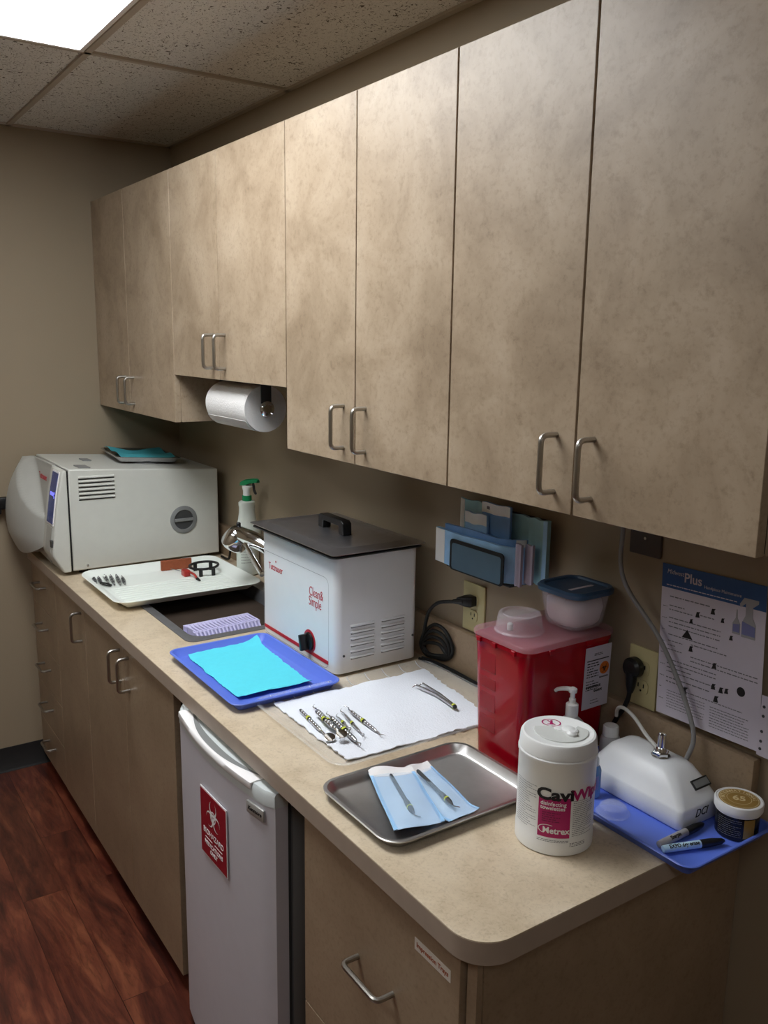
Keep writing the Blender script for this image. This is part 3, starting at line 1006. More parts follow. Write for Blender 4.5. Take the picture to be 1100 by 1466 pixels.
for k, (a_, b_) in enumerate(tips):
    mm, L = frame((*a_, 0.9285), (*b_, 0.9275))
    bm = nb()
    dark = k == 6
    for s in (-1, 1):
        pts = [mm @ Vector((L * u, s * (0.0005 + 0.0050 * math.sin(PI * u)), 0.001 * s)) for u in [i / 8 for i in range(9)]]
        tube(bm, pts, 0.0013 if not dark else 0.003, 8)
    if not dark:
        for u in (0.3, 0.5, 0.7):
            c = mm @ Vector((L * u, 0, 0))
            lathe(bm, [(0.0042, -0.0015), (0.0045, 0), (0.0042, 0.0015)], c, 10, mm.to_quaternion().to_matrix().to_4x4() @ Matrix.Rotation(R(90), 4, 'Y'))
    make('steel_clip', bm, 'blk' if dark else 'clipm', None, lab_tip[k], 'dental clip', 'small clips bunched on the white tray')
# brown sharpening stone standing on its long edge at the tray's back rim
mm, L = frame((0.622, -0.322, 0.9222), (0.632, -0.212, 0.9222))
bm = nb(); box(bm, 0, L, -0.006, 0.006, 0, 0.036, 0.0012, 1, mat4=mm)
make('sharpening_stone', bm, 'brown', None, 'brown rectangular sharpening stone at the back of the white tray', 'sharpening stone')
# black ring on legs
t = thing('ring_holder', (0.728, -0.203, 0.922), 'black plastic ring standing on short legs in the white tray', 'film holder')
bm = nb()
cen = Vector((0.728, -0.203, 0.950)); nseg = 36
pts = [cen + Vector((0.050 * math.cos(2 * PI * k / nseg), 0.050 * math.sin(2 * PI * k / nseg), 0.002 * math.sin(2 * PI * k / nseg))) for k in range(nseg + 1)]
tube(bm, pts, 0.0045, 8)
make('ring', bm, 'blk', t)
for dx, dy in ((0.040, -0.028), (0.046, 0.016), (-0.044, -0.015), (-0.03, 0.038)):
    bm = B(cen.x + dx - .004, cen.x + dx + .004, cen.y + dy - .006, cen.y + dy + .006, 0.9222, 0.952, 0.001, 1)
    make('leg', bm, 'blk', t)
# red positioner with steel bar
t = thing('film_positioner', (0.74, -0.27, 0.922), 'brick-red plastic positioner with a steel rod lying in the white tray', 'film holder')
bm = nb()
tube(bm, [(0.640, -0.292, 0.930), (0.715, -0.272, 0.933)], 0.0018, 8)
make('rod', bm, 'steel', t)
bm = nb()
box(bm, 0.712, 0.745, -0.282, -0.260, 0.9222, 0.9440, 0.003, 2)
tube(bm, fillet([(0.735, -0.264, 0.938), (0.775, -0.258, 0.936), (0.810, -0.260, 0.927)], 0.01), 0.004, 8)
make('body', bm, 'redplast', t)
bm = nb(); tube(bm, [(0.806, -0.260, 0.928), (0.826, -0.258, 0.926)], [0.0055, 0.003], 8)
make('tip', bm, 'blk', t)

# ============================================================ ULTRASONIC CLEANER
t = thing('ultrasonic_cleaner', (1.595, -0.175, 0.914), 'white box-shaped ultrasonic cleaner with red lettering, black knob and dark steel lid', 'ultrasonic cleaner')
ux0, ux1, uy0, uy1 = 1.392, 1.800, -0.300, -0.050
bm = nb()
loft(bm, [rrect((ux0 + ux1) / 2, (uy0 + uy1) / 2, ux1 - ux0, uy1 - uy0, 0.020, z, 8) for z in (0.922, 1.224)])
make('body', bm, 'white', t, angle=50)
for x in (ux0 + .04, ux1 - .04):
    for y in (uy0 + .04, uy1 - .04):
        make('foot', lathe(nb(), [(0.012, 0), (0.012, 0.0085)], (x, y, 0.9142), 14), 'blkr', t)
def border(bm, x0, x1, z0, z1, r, wdt, y, th=0.0004):
    o_ = [(p.x, p.y) for p in rrect((x0 + x1) / 2, (z0 + z1) / 2, x1 - x0, z1 - z0, r, 0, 6)]
    i_ = [(p.x, p.y) for p in rrect((x0 + x1) / 2, (z0 + z1) / 2, x1 - x0 - 2 * wdt, z1 - z0 - 2 * wdt, r - wdt, 0, 6)]
    a_ = [bm.verts.new((x, y - th, z)) for x, z in o_]
    b_ = [bm.verts.new((x, y - th, z)) for x, z in i_]
    for i in range(len(a_)):
        j = (i + 1) % len(a_)
        bm.faces.new((a_[i], a_[j], b_[j], b_[i]))
bm = nb(); border(bm, 1.404, 1.766, 0.925, 1.163, 0.022, 0.0012, uy0)
make('panel_outline', bm, 'inkd', t, smooth=False)
bm = nb()
text(bm, 'Tuttnauer', 0.027, face_my(1.478, uy0 - .0004, 1.124), bold=0.0, sx=0.76)
text(bm, '+', 0.011, face_my(1.480, uy0 - .0004, 1.142), bold=0.0006)
make('maker_logo', bm, 'red', t, smooth=False)
bm = nb()
text(bm, 'Clean&', 0.036, face_my(1.702, uy0 - .0004, 1.108), bold=-0.0002, sx=0.68)
text(bm, 'Simple', 0.036, face_my(1.697, uy0 - .0004, 1.082), bold=-0.0002, sx=0.68)
make('logo', bm, 'red', t, smooth=False)
make('red_stripe', B(1.408, 1.764, uy0 - .0010, uy0 - .0001, 0.938, 0.9475), 'red', t, smooth=False)
mk = face_my(1.668, uy0, 0.972)
bm = nb(); lathe(bm, [(0.031, 0.0002), (0.031, 0.001), (0.026, 0.0012)], (0, 0, 0), 32, mk)
dl = make('dial', bm, 'red', t)
bm = nb(); lathe(bm, [(0.024, 0.001), (0.0235, 0.006), (0.018, 0.009)], (0, 0, 0), 28, mk)
kb = make('knob', bm, 'blk', t)
bm = nb(); box(bm, -0.0055, 0.0055, -0.021, 0.021, 0.006, 0.030, 0.002, 2, mat4=mk @ Matrix.Rotation(R(12), 4, 'Z'))
make('knob_grip', bm, 'blk', kb)
# side louvres: two columns of six
bm = nb(); bg = nb()
for (ya, yb) in ((-0.258, -0.185), (-0.166, -0.092)):
    for k in range(6):
        z = 1.043 - k * 0.0165
        rg = []
        for yy in (ya, ya + .004, yb - .004, yb):
            f_ = 0.25 if yy in (ya, yb) else 1
            rg.append([Vector((ux1 + a_ * f_, yy, z + b_ * (0.5 + .5 * f_))) for a_, b_ in ((-.0003, 0.0035), (0.0042, 0.001), (0.0046, -0.0022), (-.0003, -0.0022))])
        loft(bm, rg)
        box(bg, ux1 - .0003, ux1 + .0012, ya + .002, yb - .002, z - .0062, z - .0022)
make('louvre', bm, 'white', t, label='pressed side louvres')
make('louvre_gap_shade', bg, 'grey', t, smooth=False)  # grey strips stand in for the shadow under each louvre
for y, z in ((-0.277, 0.968), (-0.066, 0.985)):
    make('screw', lathe(nb(), [(0.0032, 0), (0.0032, 0.002)], (0, 0, 0), 10, face_px(ux1, y, z)), 'dgrey', t)
cx, cy = 1.600, -0.188
bm = nb()
loft(bm, [rrect(cx, cy, .430, .252, .02, 1.2243), rrect(cx, cy, .452, .272, .02, 1.2265), rrect(cx, cy, .452, .272, .02, 1.2290), rrect(cx, cy, .43, .25, .02, 1.2310)])
make('tank_rim', bm, 'dgrey', t)
bm = nb()
loft(bm, [rrect(cx, cy, .455, .270, .012, 1.2345), rrect(cx, cy, .463, .278, .012, 1.2360), rrect(cx, cy, .463, .278, .012, 1.2375),
          rrect(cx, cy, .445, .262, .018, 1.2365), rrect(cx, cy, .405, .222, .045, 1.2440), rrect(cx, cy, .395, .212, .045, 1.2445), rrect(cx, cy, .38, .20, .045, 1.2415), rrect(cx, cy, .35, .17, .04, 1.2405)])
ld = make('lid', bm, 'lidm', t, angle=25)
mm = Matrix.Translation((1.600, -0.185, 1.2408)) @ Matrix.Rotation(R(-3), 4, 'Z')
bm = nb()
pr = [(-.072, 0), (-.046, 0), (-.044, .022), (.044, .022), (.046, 0), (.072, 0), (.070, .032), (.060, .038), (-.060, .038), (-.070, .032)]
poly(bm, pr, 0.026, mm @ Matrix(((1, 0, 0, 0), (0, 0, -1, 0.013), (0, 1, 0, 0), (0, 0, 0, 1))))
make('lid_handle', bm, 'blk', ld, bev=0.002)

# ============================================================ BLUE TRAY WITH TURQUOISE PAPER
bm = tray_mesh(1.658, -0.462, 0.424, 0.286, 0.028, 0.9145, 0.022, fl=0.014, rim=0.007)
make('blue_tray', bm, 'blue', None, 'blue plastic tray lined with turquoise paper, in front of the ultrasonic cleaner', 'tray')
def zb(u, v, x, y):
    e = max(abs(u - .5), abs(v - .5)) * 2
    z = 0.9180 + 0.0012 * math.sin(x * 60) * math.sin(y * 47)
    if u < 0.12 and v > 0.8: z += 0.014 * (0.12 - u) / 0.12 * (v - .8) / .2
    if u < 0.06: z += 0.006 * (0.06 - u) / 0.06
    if u > 0.93: z += 0.007 * (u - .93) / .07
    return z + 0.0006
bm = sheet([(1.474, -0.558), (1.800, -0.562), (1.808, -0.372), (1.468, -0.352)], 34, 22, zb, seed=5, jag=0.0022)
make('tray_paper', bm, 'teal', None, 'turquoise paper sheet lying in the blue tray by the ultrasonic cleaner', 'paper sheet')

# ============================================================ CLEAR TRAY, PAPER TOWEL, INSTRUMENTS
t = thing('clear_tray', (2.02, -0.30, 0.9145), 'transparent ribbed plastic tray under white paper and hand instruments', 'tray')
bm = tray_mesh(2.026, -0.299, 0.392, 0.500, 0.04, 0.9145, 0.013, fl=0.014, rim=0.007)
make('tray', bm, 'clear', t)
bm = nb()
for k in range(9):
    y = -0.50 + k * 0.052
    tube(bm, [(1.838, y, 0.929), (1.846, y + .001, 0.922), (1.858, y + .002, 0.9175), (1.88, y + .003, 0.9172)], 0.0011, 6)
make('rib', bm, 'milky', t)
def zp(u, v, x, y):
    return 0.9185 + 0.0016 * math.sin(x * 38 + y * 9) + 0.0012 * math.sin(y * 44 + x * 20) + 0.0022 * (1 if 0 else (max(0, u - .9) * 6 + max(0, .08 - u) * 6))
bm = sheet([(1.866, -0.505), (2.192, -0.508), (2.208, -0.130), (1.885, -0.085)], 44, 44, zp, th=0.0022, seed=9, jag=0.003)
make('paper_towel', bm, 'paper', None, 'white folded paper towel spread in the clear tray under the instruments', 'paper towel')

def instrument(name, A, Bp, label, group, style, z=0.9275, band=0.45, r=0.0042, parent_col='steel', flip=1):
    """hand instrument from A to B (xy): shaft with two tapered necks, bent tips and coloured ring(s)."""
    mm, L = frame((*A, z), (*Bp, z))
    t = thing(name, mm.translation, label, 'dental instrument', group)
    bm = nb()
    RX = Matrix.Rotation(R(90), 4, 'Y')
    h0, h1 = (0.02, L - 0.055) if style == 'mirror' else (0.030, L - 0.034)
    if style == 'mirror': h0 = 0.0
    prof = [(r * .5, h0), (r * .85, h0 + .003), (r, h0 + .010)]
    k = h0 + .014
    while k < h1 - .014:
        prof += [(r, k), (r * .86, k + .0015), (r, k + .003)]
        k += 0.011
    prof += [(r, h1 - .010), (r * .75, h1 - .003), (r * .4, h1)]
    lathe(bm, prof, (0, 0, 0), 12, mm @ RX)
    make('shaft', bm, 'steel', t)
    bm = nb()
    if style == 'mirror':
        c = mm @ Vector((L - .008, 0, 0.004))
        tube(bm, [mm @ Vector((h1 - .002, 0, 0)), mm @ Vector((h1 + .025, 0, 0.0005)), mm @ Vector((L - .018, 0, .003))], [0.0019, 0.0014, 0.0012], 8)
        make('neck', bm, 'chrome', t)
        bm = nb()
        tl_ = Matrix.Translation(c) @ Matrix.Rotation(R(22), 4, Vector((0.3, 1, 0)))
        lathe(bm, [(0.010, -.001), (0.0118, 0), (0.0118, 0.0012), (0.0104, 0.0016)], (0, 0, 0), 24, tl_)
        make('mirror_head', bm, 'chrome', t)
    else:
        for s, e0 in ((-1, h0), (1, h1)):
            a0 = e0
            pts = [(a0 - s * .001, 0, 0), (a0 + s * .010, 0, 0), (a0 + s * .017, flip * s * .003, 0.0012), (a0 + s * .024, -flip * s * .001, .002), (a0 + s * .029, -flip * s * .006, .001)]
            pp = spline([mm @ Vector(p) for p in pts], 4)
            tube(bm, pp, [0.0018 - 0.0013 * i / (len(pp) - 1) for i in range(len(pp))], 8)
        make('tips', bm, 'chrome', t)
    bm = nb()
    for bb_ in ([band] if isinstance(band, float) else band):
        x = h0 + (h1 - h0) * bb_
        lathe(bm, [(r * .9, x - .0035), (r * 1.28, x - .003), (r * 1.3, x), (r * 1.28, x + .003), (r * .9, x + .0035)], (0, 0, 0), 14, mm @ RX)
    make('colour_ring', bm, 'band', t)
    bm = nb()
    x = h0 + (h1 - h0) * (band if isinstance(band, float) else band[0]) + 0.0055
    lathe(bm, [(r * .9, x - .002), (r * 1.22, x - .0015), (r * 1.22, x + .0015), (r * .9, x + .002)], (0, 0, 0), 14, mm @ RX)
    make('dark_ring', bm, 'blk', t)
    return t
G = 'hand instruments on the white paper towel'
instrument('dental_mirror', (1.942, -0.478), (2.112, -0.497), 'steel mirror handle at the left edge of the instrument bunch on the paper towel', G, 'mirror', 0.9268, 0.42, 0.0042)
instrument('dental_mirror', (1.985, -0.462), (2.128, -0.478), 'steel mouth mirror with its round head showing at the near end of the bunch', G, 'mirror', 0.9360, 0.50, 0.0040)
instrument('dental_scaler', (1.937, -0.444), (2.118, -0.468), 'thick-handled scaler in the middle of the instrument bunch', G, 'scaler', 0.9282, 0.50, 0.0046)
instrument('dental_scaler', (1.990, -0.440), (2.180, -0.462), 'thick scaler reaching furthest towards the steel tray, one pale band', G, 'scaler', 0.9305, 0.55, 0.0050)
instrument('dental_explorer', (2.004, -0.423), (2.100, -0.437), 'short thin explorer half hidden right of the thick scalers', G, 'scaler', 0.9262, 0.40, 0.0028)
instrument('dental_explorer', (1.985, -0.400), (2.140, -0.430), 'slim explorer with a yellow band lying between the bunch and the single probe', G, 'scaler', 0.9262, 0.5, 0.0030)
instrument('dental_probe', (1.980, -0.384), (2.160, -0.396), 'rightmost single steel probe lying apart from the bunch on the paper towel', G, 'scaler', 0.9275, 0.48, 0.0038, flip=-1)

t = thing('tweezers', (2.05, -0.165, 0.924), 'steel dental tweezers with a yellow ring, alone on the paper towel', 'tweezers')
for s, y0 in ((-1, -0.177), (1, -0.158)):
    bm = nb()
    pts = fillet([(1.972, y0 - .012 * 1, 0.9262), (1.970, y0, 0.9300), (2.045, y0 * .5 - .0835, 0.9300), (2.118, -0.1755 + s * .0025, 0.9285)], 0.004, 3)
    n_ = len(pts)
    tube(bm, pts, [0.0009 + 0.0024 * min(1, i / (n_ * .6)) for i in range(n_)], 8)
    make('arm', bm, 'steel', t)
bm = nb()
mm, L = frame((2.108, -0.1735, 0.9285), (2.126, -0.177, 0.9285))
lathe(bm, [(0.0030, 0.012), (0.0058, 0.013), (0.0058, 0.018), (0.003, 0.019)], (0, 0, 0), 12, mm @ Matrix.Rotation(R(90), 4, 'Y') @ Matrix.Translation((0, 0, -.010)))
make('colour_ring', bm, 'band', t)
bm = nb()
lathe(bm, [(0.0045, 0.008), (0.005, 0.012), (0.002, 0.016)], (0, 0, 0), 12, mm @ Matrix.Rotation(R(90), 4, 'Y'))
make('end_cap', bm, 'blk', t)

# ============================================================ STEEL TRAY WITH POUCHES
bm = tray_mesh(2.383, -0.446, 0.250, 0.346, 0.042, 0.9145, 0.019, fl=0.010, rim=0.0075, n=10)
make('steel_tray', bm, 'traysteel', None, 'shiny stainless steel tray holding two sterilization pouches, near the counter corner', 'tray')

def pouch(q, z0, tilt, label, seed):
    """q: tl, bl, br, tr (xy). length runs tl->tr side... film over paper with a folded white flap."""
    cx_ = sum(p[0] for p in q) / 4; cy_ = sum(p[1] for p in q) / 4
    t = thing('sterilization_pouch', (cx_, cy_, z0), label, 'sterilization pouch', 'pouches on the steel tray')
    def zf(u, v, x, y):
        return z0 + tilt(u) + 0.0012 * math.sin(u * 9 + seed) + 0.0010 * math.sin(v * 7 + u * 6)
    bm = sheet([q[0], q[3], q[2], q[1]], 20, 10, zf, th=0.0004, seed=seed)
    make('paper_back', bm, 'bluewhite', t)
    bm = sheet([(q[0][0]*1, q[0][1]), (q[0][0] * .87 + q[3][0] * .13, q[0][1] * .87 + q[3][1] * .13), (q[1][0] * .87 + q[2][0] * .13, q[1][1] * .87 + q[2][1] * .13), (q[1][0], q[1][1])], 6, 10, lambda u, v, x, y: zf(.13 * u, v, x, y) + .0006 + .008 * (1 - u) * (0.6 + .4 * math.sin(v * 5)), th=.0004, seed=seed)
    make('white_flap', bm, 'prt', t)
    def zf2(u, v, x, y):
        return zf(u, v, x, y) + 0.0009 + 0.0085 * (math.sin(PI * v) ** 2) * (math.sin(PI * min(1, u * 1.15)) ** .7 if u < .87 else 0)
    def sub(u0, u1, v0, v1):
        f = lambda u, v: ((q[0][0] * (1 - u) + q[3][0] * u) * (1 - v) + (q[1][0] * (1 - u) + q[2][0] * u) * v, (q[0][1] * (1 - u) + q[3][1] * u) * (1 - v) + (q[1][1] * (1 - u) + q[2][1] * u) * v)
        return [f(u0, v0), f(u1, v0), f(u1, v1), f(u0, v1)]
    bm = sheet(sub(0.12, 1, 0, 1), 26, 16, lambda u, v, x, y: zf(0.12 + .88 * u, v, x, y) + 0.0008 + 0.0150 * (math.sin(PI * v) ** 1.0) * (math.sin(PI * min(1, .06 + u * .94)) ** .6), th=0.0003, seed=seed)
    make('film', bm, 'film', t)
    for v0, v1 in ((0, 0.075), (0.925, 1)):
        bm = sheet(sub(0.10, 1, v0, v1), 20, 2, lambda u, v, x, y, a=v0: zf(.1 + .9 * u, a + .075 * v, x, y) + 0.0016, th=0.0003, seed=seed)
        make('seal_strip', bm, 'pouchb', t)
    return t
q1 = [(2.262, -0.505), (2.296, -0.424), (2.488, -0.492), (2.464, -0.582)]
q2 = [(2.292, -0.446), (2.285, -0.378), (2.486, -0.412), (2.492, -0.484)]
pouch([q2[0], q2[1], q2[2], q2[3]], 0.9178, lambda u: 0.003 + 0.008 * max(0, u - .85) / .15, 'blue sterilization pouch on the steel tray, further from the counter edge, half underneath', 3)
pouch([q1[0], q1[1], q1[2], q1[3]], 0.9215, lambda u: 0.004 + 0.004 * u, 'blue sterilization pouch on the steel tray, nearer the counter edge, lying on top', 7)

def pouch_tool(A, Bp, label, z):
    mm, L = frame((*A, z), (*Bp, z))
    t = thing('dental_scaler', mm.translation, label, 'dental instrument', 'scalers sealed in pouches')
    RX = Matrix.Rotation(R(90), 4, 'Y')
    bm = nb()
    lathe(bm, [(.0028, 0), (.0036, .003), (.0036, L * .62), (.0050, L * .68), (.0052, L * .86), (.0025, L * .93), (.001, L * .95)], (0, 0, 0), 12, mm @ RX)
    make('shaft', bm, 'dgrey', t)
    bm = nb()
    pp = spline([mm @ Vector(p) for p in ((L * .94, 0, 0), (L * .98, .001, 0), (L * 1.0, .004, 0), (L * 1.02, .009, -.001))], 4)
    tube(bm, pp, 0.0011, 6)
    make('tip', bm, 'chrome', t)
    bm = nb()
    lathe(bm, [(.004, L * .78), (.0058, L * .785), (.0058, L * .805), (.004, L * .81)], (0, 0, 0), 12, mm @ RX)
    make('colour_ring', bm, 'band', t)
pouch_tool((2.308, -0.482), (2.452, -0.529), 'dark-handled scaler inside the pouch nearer the counter edge', 0.9335)
pouch_tool((2.318, -0.426), (2.462, -0.449), 'dark-handled scaler inside the pouch further from the counter edge', 0.9310)

# ============================================================ SHARPS CONTAINER
t = thing('sharps_container', (2.355, -0.14, 0.914), 'translucent red sharps container with a clear domed lid, against the wall', 'sharps container')
cx, cy = 2.352, -0.142
bm = nb()
loft(bm, [rrect(cx, cy - .002, .142, .218, .022, .9145), rrect(cx, cy, .148, .224, .024, .92), rrect(cx, cy, .160, .240, .024, 1.158), rrect(cx, cy, .166, .246, .026, 1.160), rrect(cx, cy, .166, .246, .026, 1.168)])
make('body', bm, 'sred', t, angle=50)
bm = nb()
loft(bm, [rrect(cx, cy, .166, .246, .026, 1.1685), rrect(cx, cy, .172, .252, .028, 1.170), rrect(cx, cy, .172, .252, .028, 1.177), rrect(cx, cy, .166, .246, .026, 1.180), rrect(cx, cy, .156, .236, .022, 1.1785), rrect(cx, cy, .150, .23, .022, 1.1785)])
make('lid', bm, 'lidr', t, angle=50)
bm = nb()
for y in (-0.20, -0.10):
    box(bm, cx + .082, cx + .087, y - .008, y + .008, 1.158, 1.168, .001, 1)
for x in (2.30, 2.345, 2.40):
    box(bm, x - .006, x + .006, cy - .1275, cy - .122, 1.158, 1.168, .001, 1)
make('lid_clip', bm, 'sred', t)
bm = nb()
fc = (2.338, -0.196)
lathe(bm, [(.050, 1.179), (.050, 1.181), (.047, 1.184), (.043, 1.212), (.041, 1.216), (.035, 1.2165), (.0335, 1.212), (.0, 1.212)], (fc[0], fc[1], 0), 40, cap0=False, cap1=False)
fn = make('funnel_dome', bm, 'clearp', t)
bm = nb(); lathe(bm, [(.006, 0), (.006, .012), (.004, .014)], (fc[0] - .005, fc[1] - .02, 1.182), 14)
make('latch_pin', bm, 'milky', fn)
# embossed panels on the room side
bm = nb()
ya = cy - .1195
for (x0, x1, z0, z1) in ((2.300, 2.345, 1.100, 1.142), (2.300, 2.345, 1.064, 1.088), (2.300, 2.345, 1.018, 1.055), (2.300, 2.345, .975, 1.005)):
    k0 = (1.158 - (z0 + z1) / 2) * (0.008 / 0.238)
    box(bm, x0, x1, ya + k0 - .0012, ya + k0 + .003, z0, z1, .0008, 1)
make('embossed_panel', bm, 'sredd', t)
# white label on the near side (tilted with the wall)
def face_side(y, z):
    k = (1.158 - z) * (0.006 / 0.238)
    return cx + .0802 - k
lx = face_side(0, 1.085)
sl = math.atan(0.006 / 0.238)
ML = Matrix.Translation((lx + .0012, -0.067, 1.085)) @ Matrix.Rotation(sl, 4, 'Y') @ face_px(0, 0, 0)
bm = nb(); box(bm, -0.037, 0.037, -0.066, 0.066, 0, 0.0004, mat4=ML)
lb = make('label', bm, 'posterw', t, smooth=False, label='white printed label')
rnd = random.Random(11)
bm = nb()
box(bm, -.031, .031, .036, .038, .0004, .0008, mat4=ML)
lines(bm, -.030, .004, .000, .034, 6, .0022, ML, rnd, ext=.0008)
lines(bm, -.012, .012, .046, .052, 2, .0015, ML, rnd, ext=.0008)
lines(bm, -.030, .006, -.028, -.004, 4, .0018, ML, rnd, ext=.0008)
text(bm, 'INFECTIOUS', 0.0075, ML @ Matrix.Translation((-.008, -.020, .0006)), bold=.0002)
text(bm, 'SHARPS', 0.0070, ML @ Matrix.Translation((.006, -.030, .0006)), bold=.0002)
lines(bm, -.014, .012, -.058, -.046, 2, .0015, ML, rnd, ext=.0008)
text(bm, 'BIOHAZARD', 0.0045, ML @ Matrix.Translation((.020, -.003, .0006)))
make('printed_text', bm, 'ink', lb, smooth=False, recalc=False)
bm = nb(); lathe(bm, [(.0135, .0004), (.0135, .0007)], (0, 0, 0), 28, ML @ Matrix.Translation((.020, .016, 0)))
make('orange_disc', bm, 'orange', lb)

def crescent(bm, mat4, R0=1.0, n=24, ext=0.0):
    """biohazard trefoil of height about 2*R0."""
    for k in range(3):
        a0 = R(90 + 120 * k)
        c = Vector((math.cos(a0), math.sin(a0), 0)) * 0.50 * R0
        ro, ri = 0.46 * R0, 0.385 * R0
        ci = c + Vector((math.cos(a0), math.sin(a0), 0)) * 0.085 * R0
        pa, pb = [], []
        for i in range(n + 1):
            th_ = a0 + R(35) + R(290) * i / n
            pa.append(c + Vector((math.cos(th_), math.sin(th_), 0)) * ro)
            pb.append(ci + Vector((math.cos(th_), math.sin(th_), 0)) * ri)
        for i in range(n):
            vs = [bm.verts.new(mat4 @ (p + Vector((0, 0, ext + .00003 * k)))) for p in (pa[i], pa[i + 1], pb[i + 1], pb[i])]
            bm.faces.new(vs)
    n = 30
    for i in range(n):
        a, b = 2 * PI * i / n, 2 * PI * (i + 1) / n
        vs = [bm.verts.new(mat4 @ Vector((math.cos(t_) * r_ * R0, math.sin(t_) * r_ * R0, ext + .0001))) for t_, r_ in ((a, .36), (b, .36), (b, .28), (a, .28))]
        bm.faces.new(vs)
bm = nb(); crescent(bm, ML @ Matrix.Translation((.020, .015, 0)), .0115, ext=.0009)
make('biohazard_symbol', bm, 'ink', lb, smooth=False, recalc=False)

# ============================================================ FOOD CONTAINER ON THE SHARPS BIN
t = thing('food_container', (2.36, -0.07, 1.18), 'square clear food container with a dark blue lid, on the red bin', 'food container')
fx, fy = 2.366, -0.072
bm = nb()
loft(bm, [rrect(fx, fy, .086, .086, .022, 1.1805), rrect(fx, fy, .094, .094, .024, 1.186), rrect(fx, fy, .116, .112, .026, 1.252), rrect(fx, fy, .112, .108, .024, 1.252), rrect(fx, fy, .090, .090, .023, 1.188), rrect(fx, fy, .08, .08, .02, 1.183)])
make('tub', bm, 'clearp', t)
bm = nb()
loft(bm, [rrect(fx, fy, .116, .114, .028, 1.248), rrect(fx, fy, .126, .122, .030, 1.250), rrect(fx, fy, .128, .124, .030, 1.258), rrect(fx, fy, .120, .116, .028, 1.263),
          rrect(fx, fy, .106, .102, .024, 1.2625), rrect(fx, fy, .102, .098, .022, 1.2585), rrect(fx, fy, .05, .05, .02, 1.2590)])
fl = make('lid', bm, 'bluelid', t, angle=45)
make('lid_mark', B(2.378, 2.386, -0.105, -0.04, 1.2588, 1.2596), 'posterw', fl, smooth=False)
rnd = random.Random(8)
bm = nb()
rg = []
for z, s in ((1.184, .078), (1.192, .086), (1.208, .094), (1.222, .097), (1.232, .092), (1.238, .05)):
    pts = rrect(fx, fy, s, s, .028, z, 5)
    rg.append([p + Vector((rnd.uniform(-.002, .002), rnd.uniform(-.002, .002), rnd.uniform(-.004, .004) if z > 1.23 else 0)) for p in pts])
loft(bm, rg)
make('cotton_pads', bm, 'cotton', None, 'white cotton filling the blue-lidded food container', 'cotton', kind='stuff', angle=180)

# ============================================================ WIPES CANISTER
wx, wy = 2.602, -0.345
RW = 0.0655
t = thing('wipes_canister', (wx, wy, 0.9142), 'white disinfecting wipes canister with a magenta label, near the counter corner', 'wipes canister')
bm = nb()
lathe(bm, [(RW - .003, 0), (RW, .002), (RW, .026), (RW - .0008, .028), (RW - .0008, .158), (RW + .0006, .160), (RW + .0006, .165), (RW - .001, .167)], (wx, wy, .9144), 64)
make('body', bm, 'canw', t)
bm = nb()
lathe(bm, [(RW - .001, .1675), (RW - .0005, .168), (RW - .0024, .188), (RW - .0045, .1915), (RW - .008, .1925), (RW - .010, .1915), (.0, .1915)], (wx, wy, .9144), 64, cap1=False)
cap = make('cap', bm, 'canw', t)
zc = .9144 + .1916
# dispenser recess: raised crescent flap with a nub
bm = nb()
ff = []
for k in range(26):
    a = R(-205 + 200 * k / 25)
    ff.append((wx + .004 + .045 * math.cos(a), wy - .000 + .045 * math.sin(a)))
for k in range(12):
    a = R(-5 - 200 * k / 11)
    ff.append((wx + .014 + .022 * math.cos(a), wy + .014 + .012 * math.sin(a)))
dirx = Vector((.69, -.73, 0))
RZ = Matrix.Translation((wx, wy, 0)) @ Matrix.Rotation(R(62), 4, 'Z') @ Matrix.Translation((-wx, -wy, 0))
poly(bm, [((RZ @ Vector((x, y, 0))).x, (RZ @ Vector((x, y, 0))).y) for x, y in ff], 0.0022, Matrix.Translation((0, 0, zc - .0002)))
fl = make('flap', bm, 'capg', cap, bev=.0006)
bm = nb()
for (dx_, dy_, r_, h_) in ((.012, .026, .012, .007), (.028, .014, .009, .008), (.020, .036, .007, .005), (-.004, .012, .008, .004)):
    lathe(bm, [(r_, 0), (r_, h_ * .6), (r_ * .6, h_)], (wx + dx_ * .9, wy + dy_ * .6 - .004, zc + .001), 18)
make('dispenser_nub', bm, 'canw', cap)
Mc = Matrix.Translation((wx - .030, wy + .012, zc + .0002)) @ Matrix.Rotation(R(36), 4, 'Z')
bm = nb()
n = 36
for i in range(n):
    a, b = 2 * PI * i / n, 2 * PI * (i + 1) / n
    vs = [bm.verts.new(Mc @ Vector((math.cos(t_) * .0165 * r_, math.sin(t_) * .0145 * r_, .0003))) for t_, r_ in ((a, 1), (b, 1), (b, .86), (a, .86))]
    bm.faces.new(vs)
box(bm, -.010, .010, -.001, .001, .0001, .0004, mat4=Mc @ Matrix.Rotation(R(-40), 4, 'Z'))
lathe(bm, [(.0022, .0001), (.0022, .0004)], (0, 0, 0), 12, Mc @ Matrix.Translation((-.001, .007, 0)))
box(bm, -.0018, .0018, -.005, .004, .0001, .0005, mat4=Mc)
box(bm, -.007, .005, -.007, -.005, .0001, .0005, mat4=Mc @ Matrix.Rotation(R(15), 4, 'Z'))
make('warning_symbol', bm, 'mag', cap, smooth=False, recalc=False)
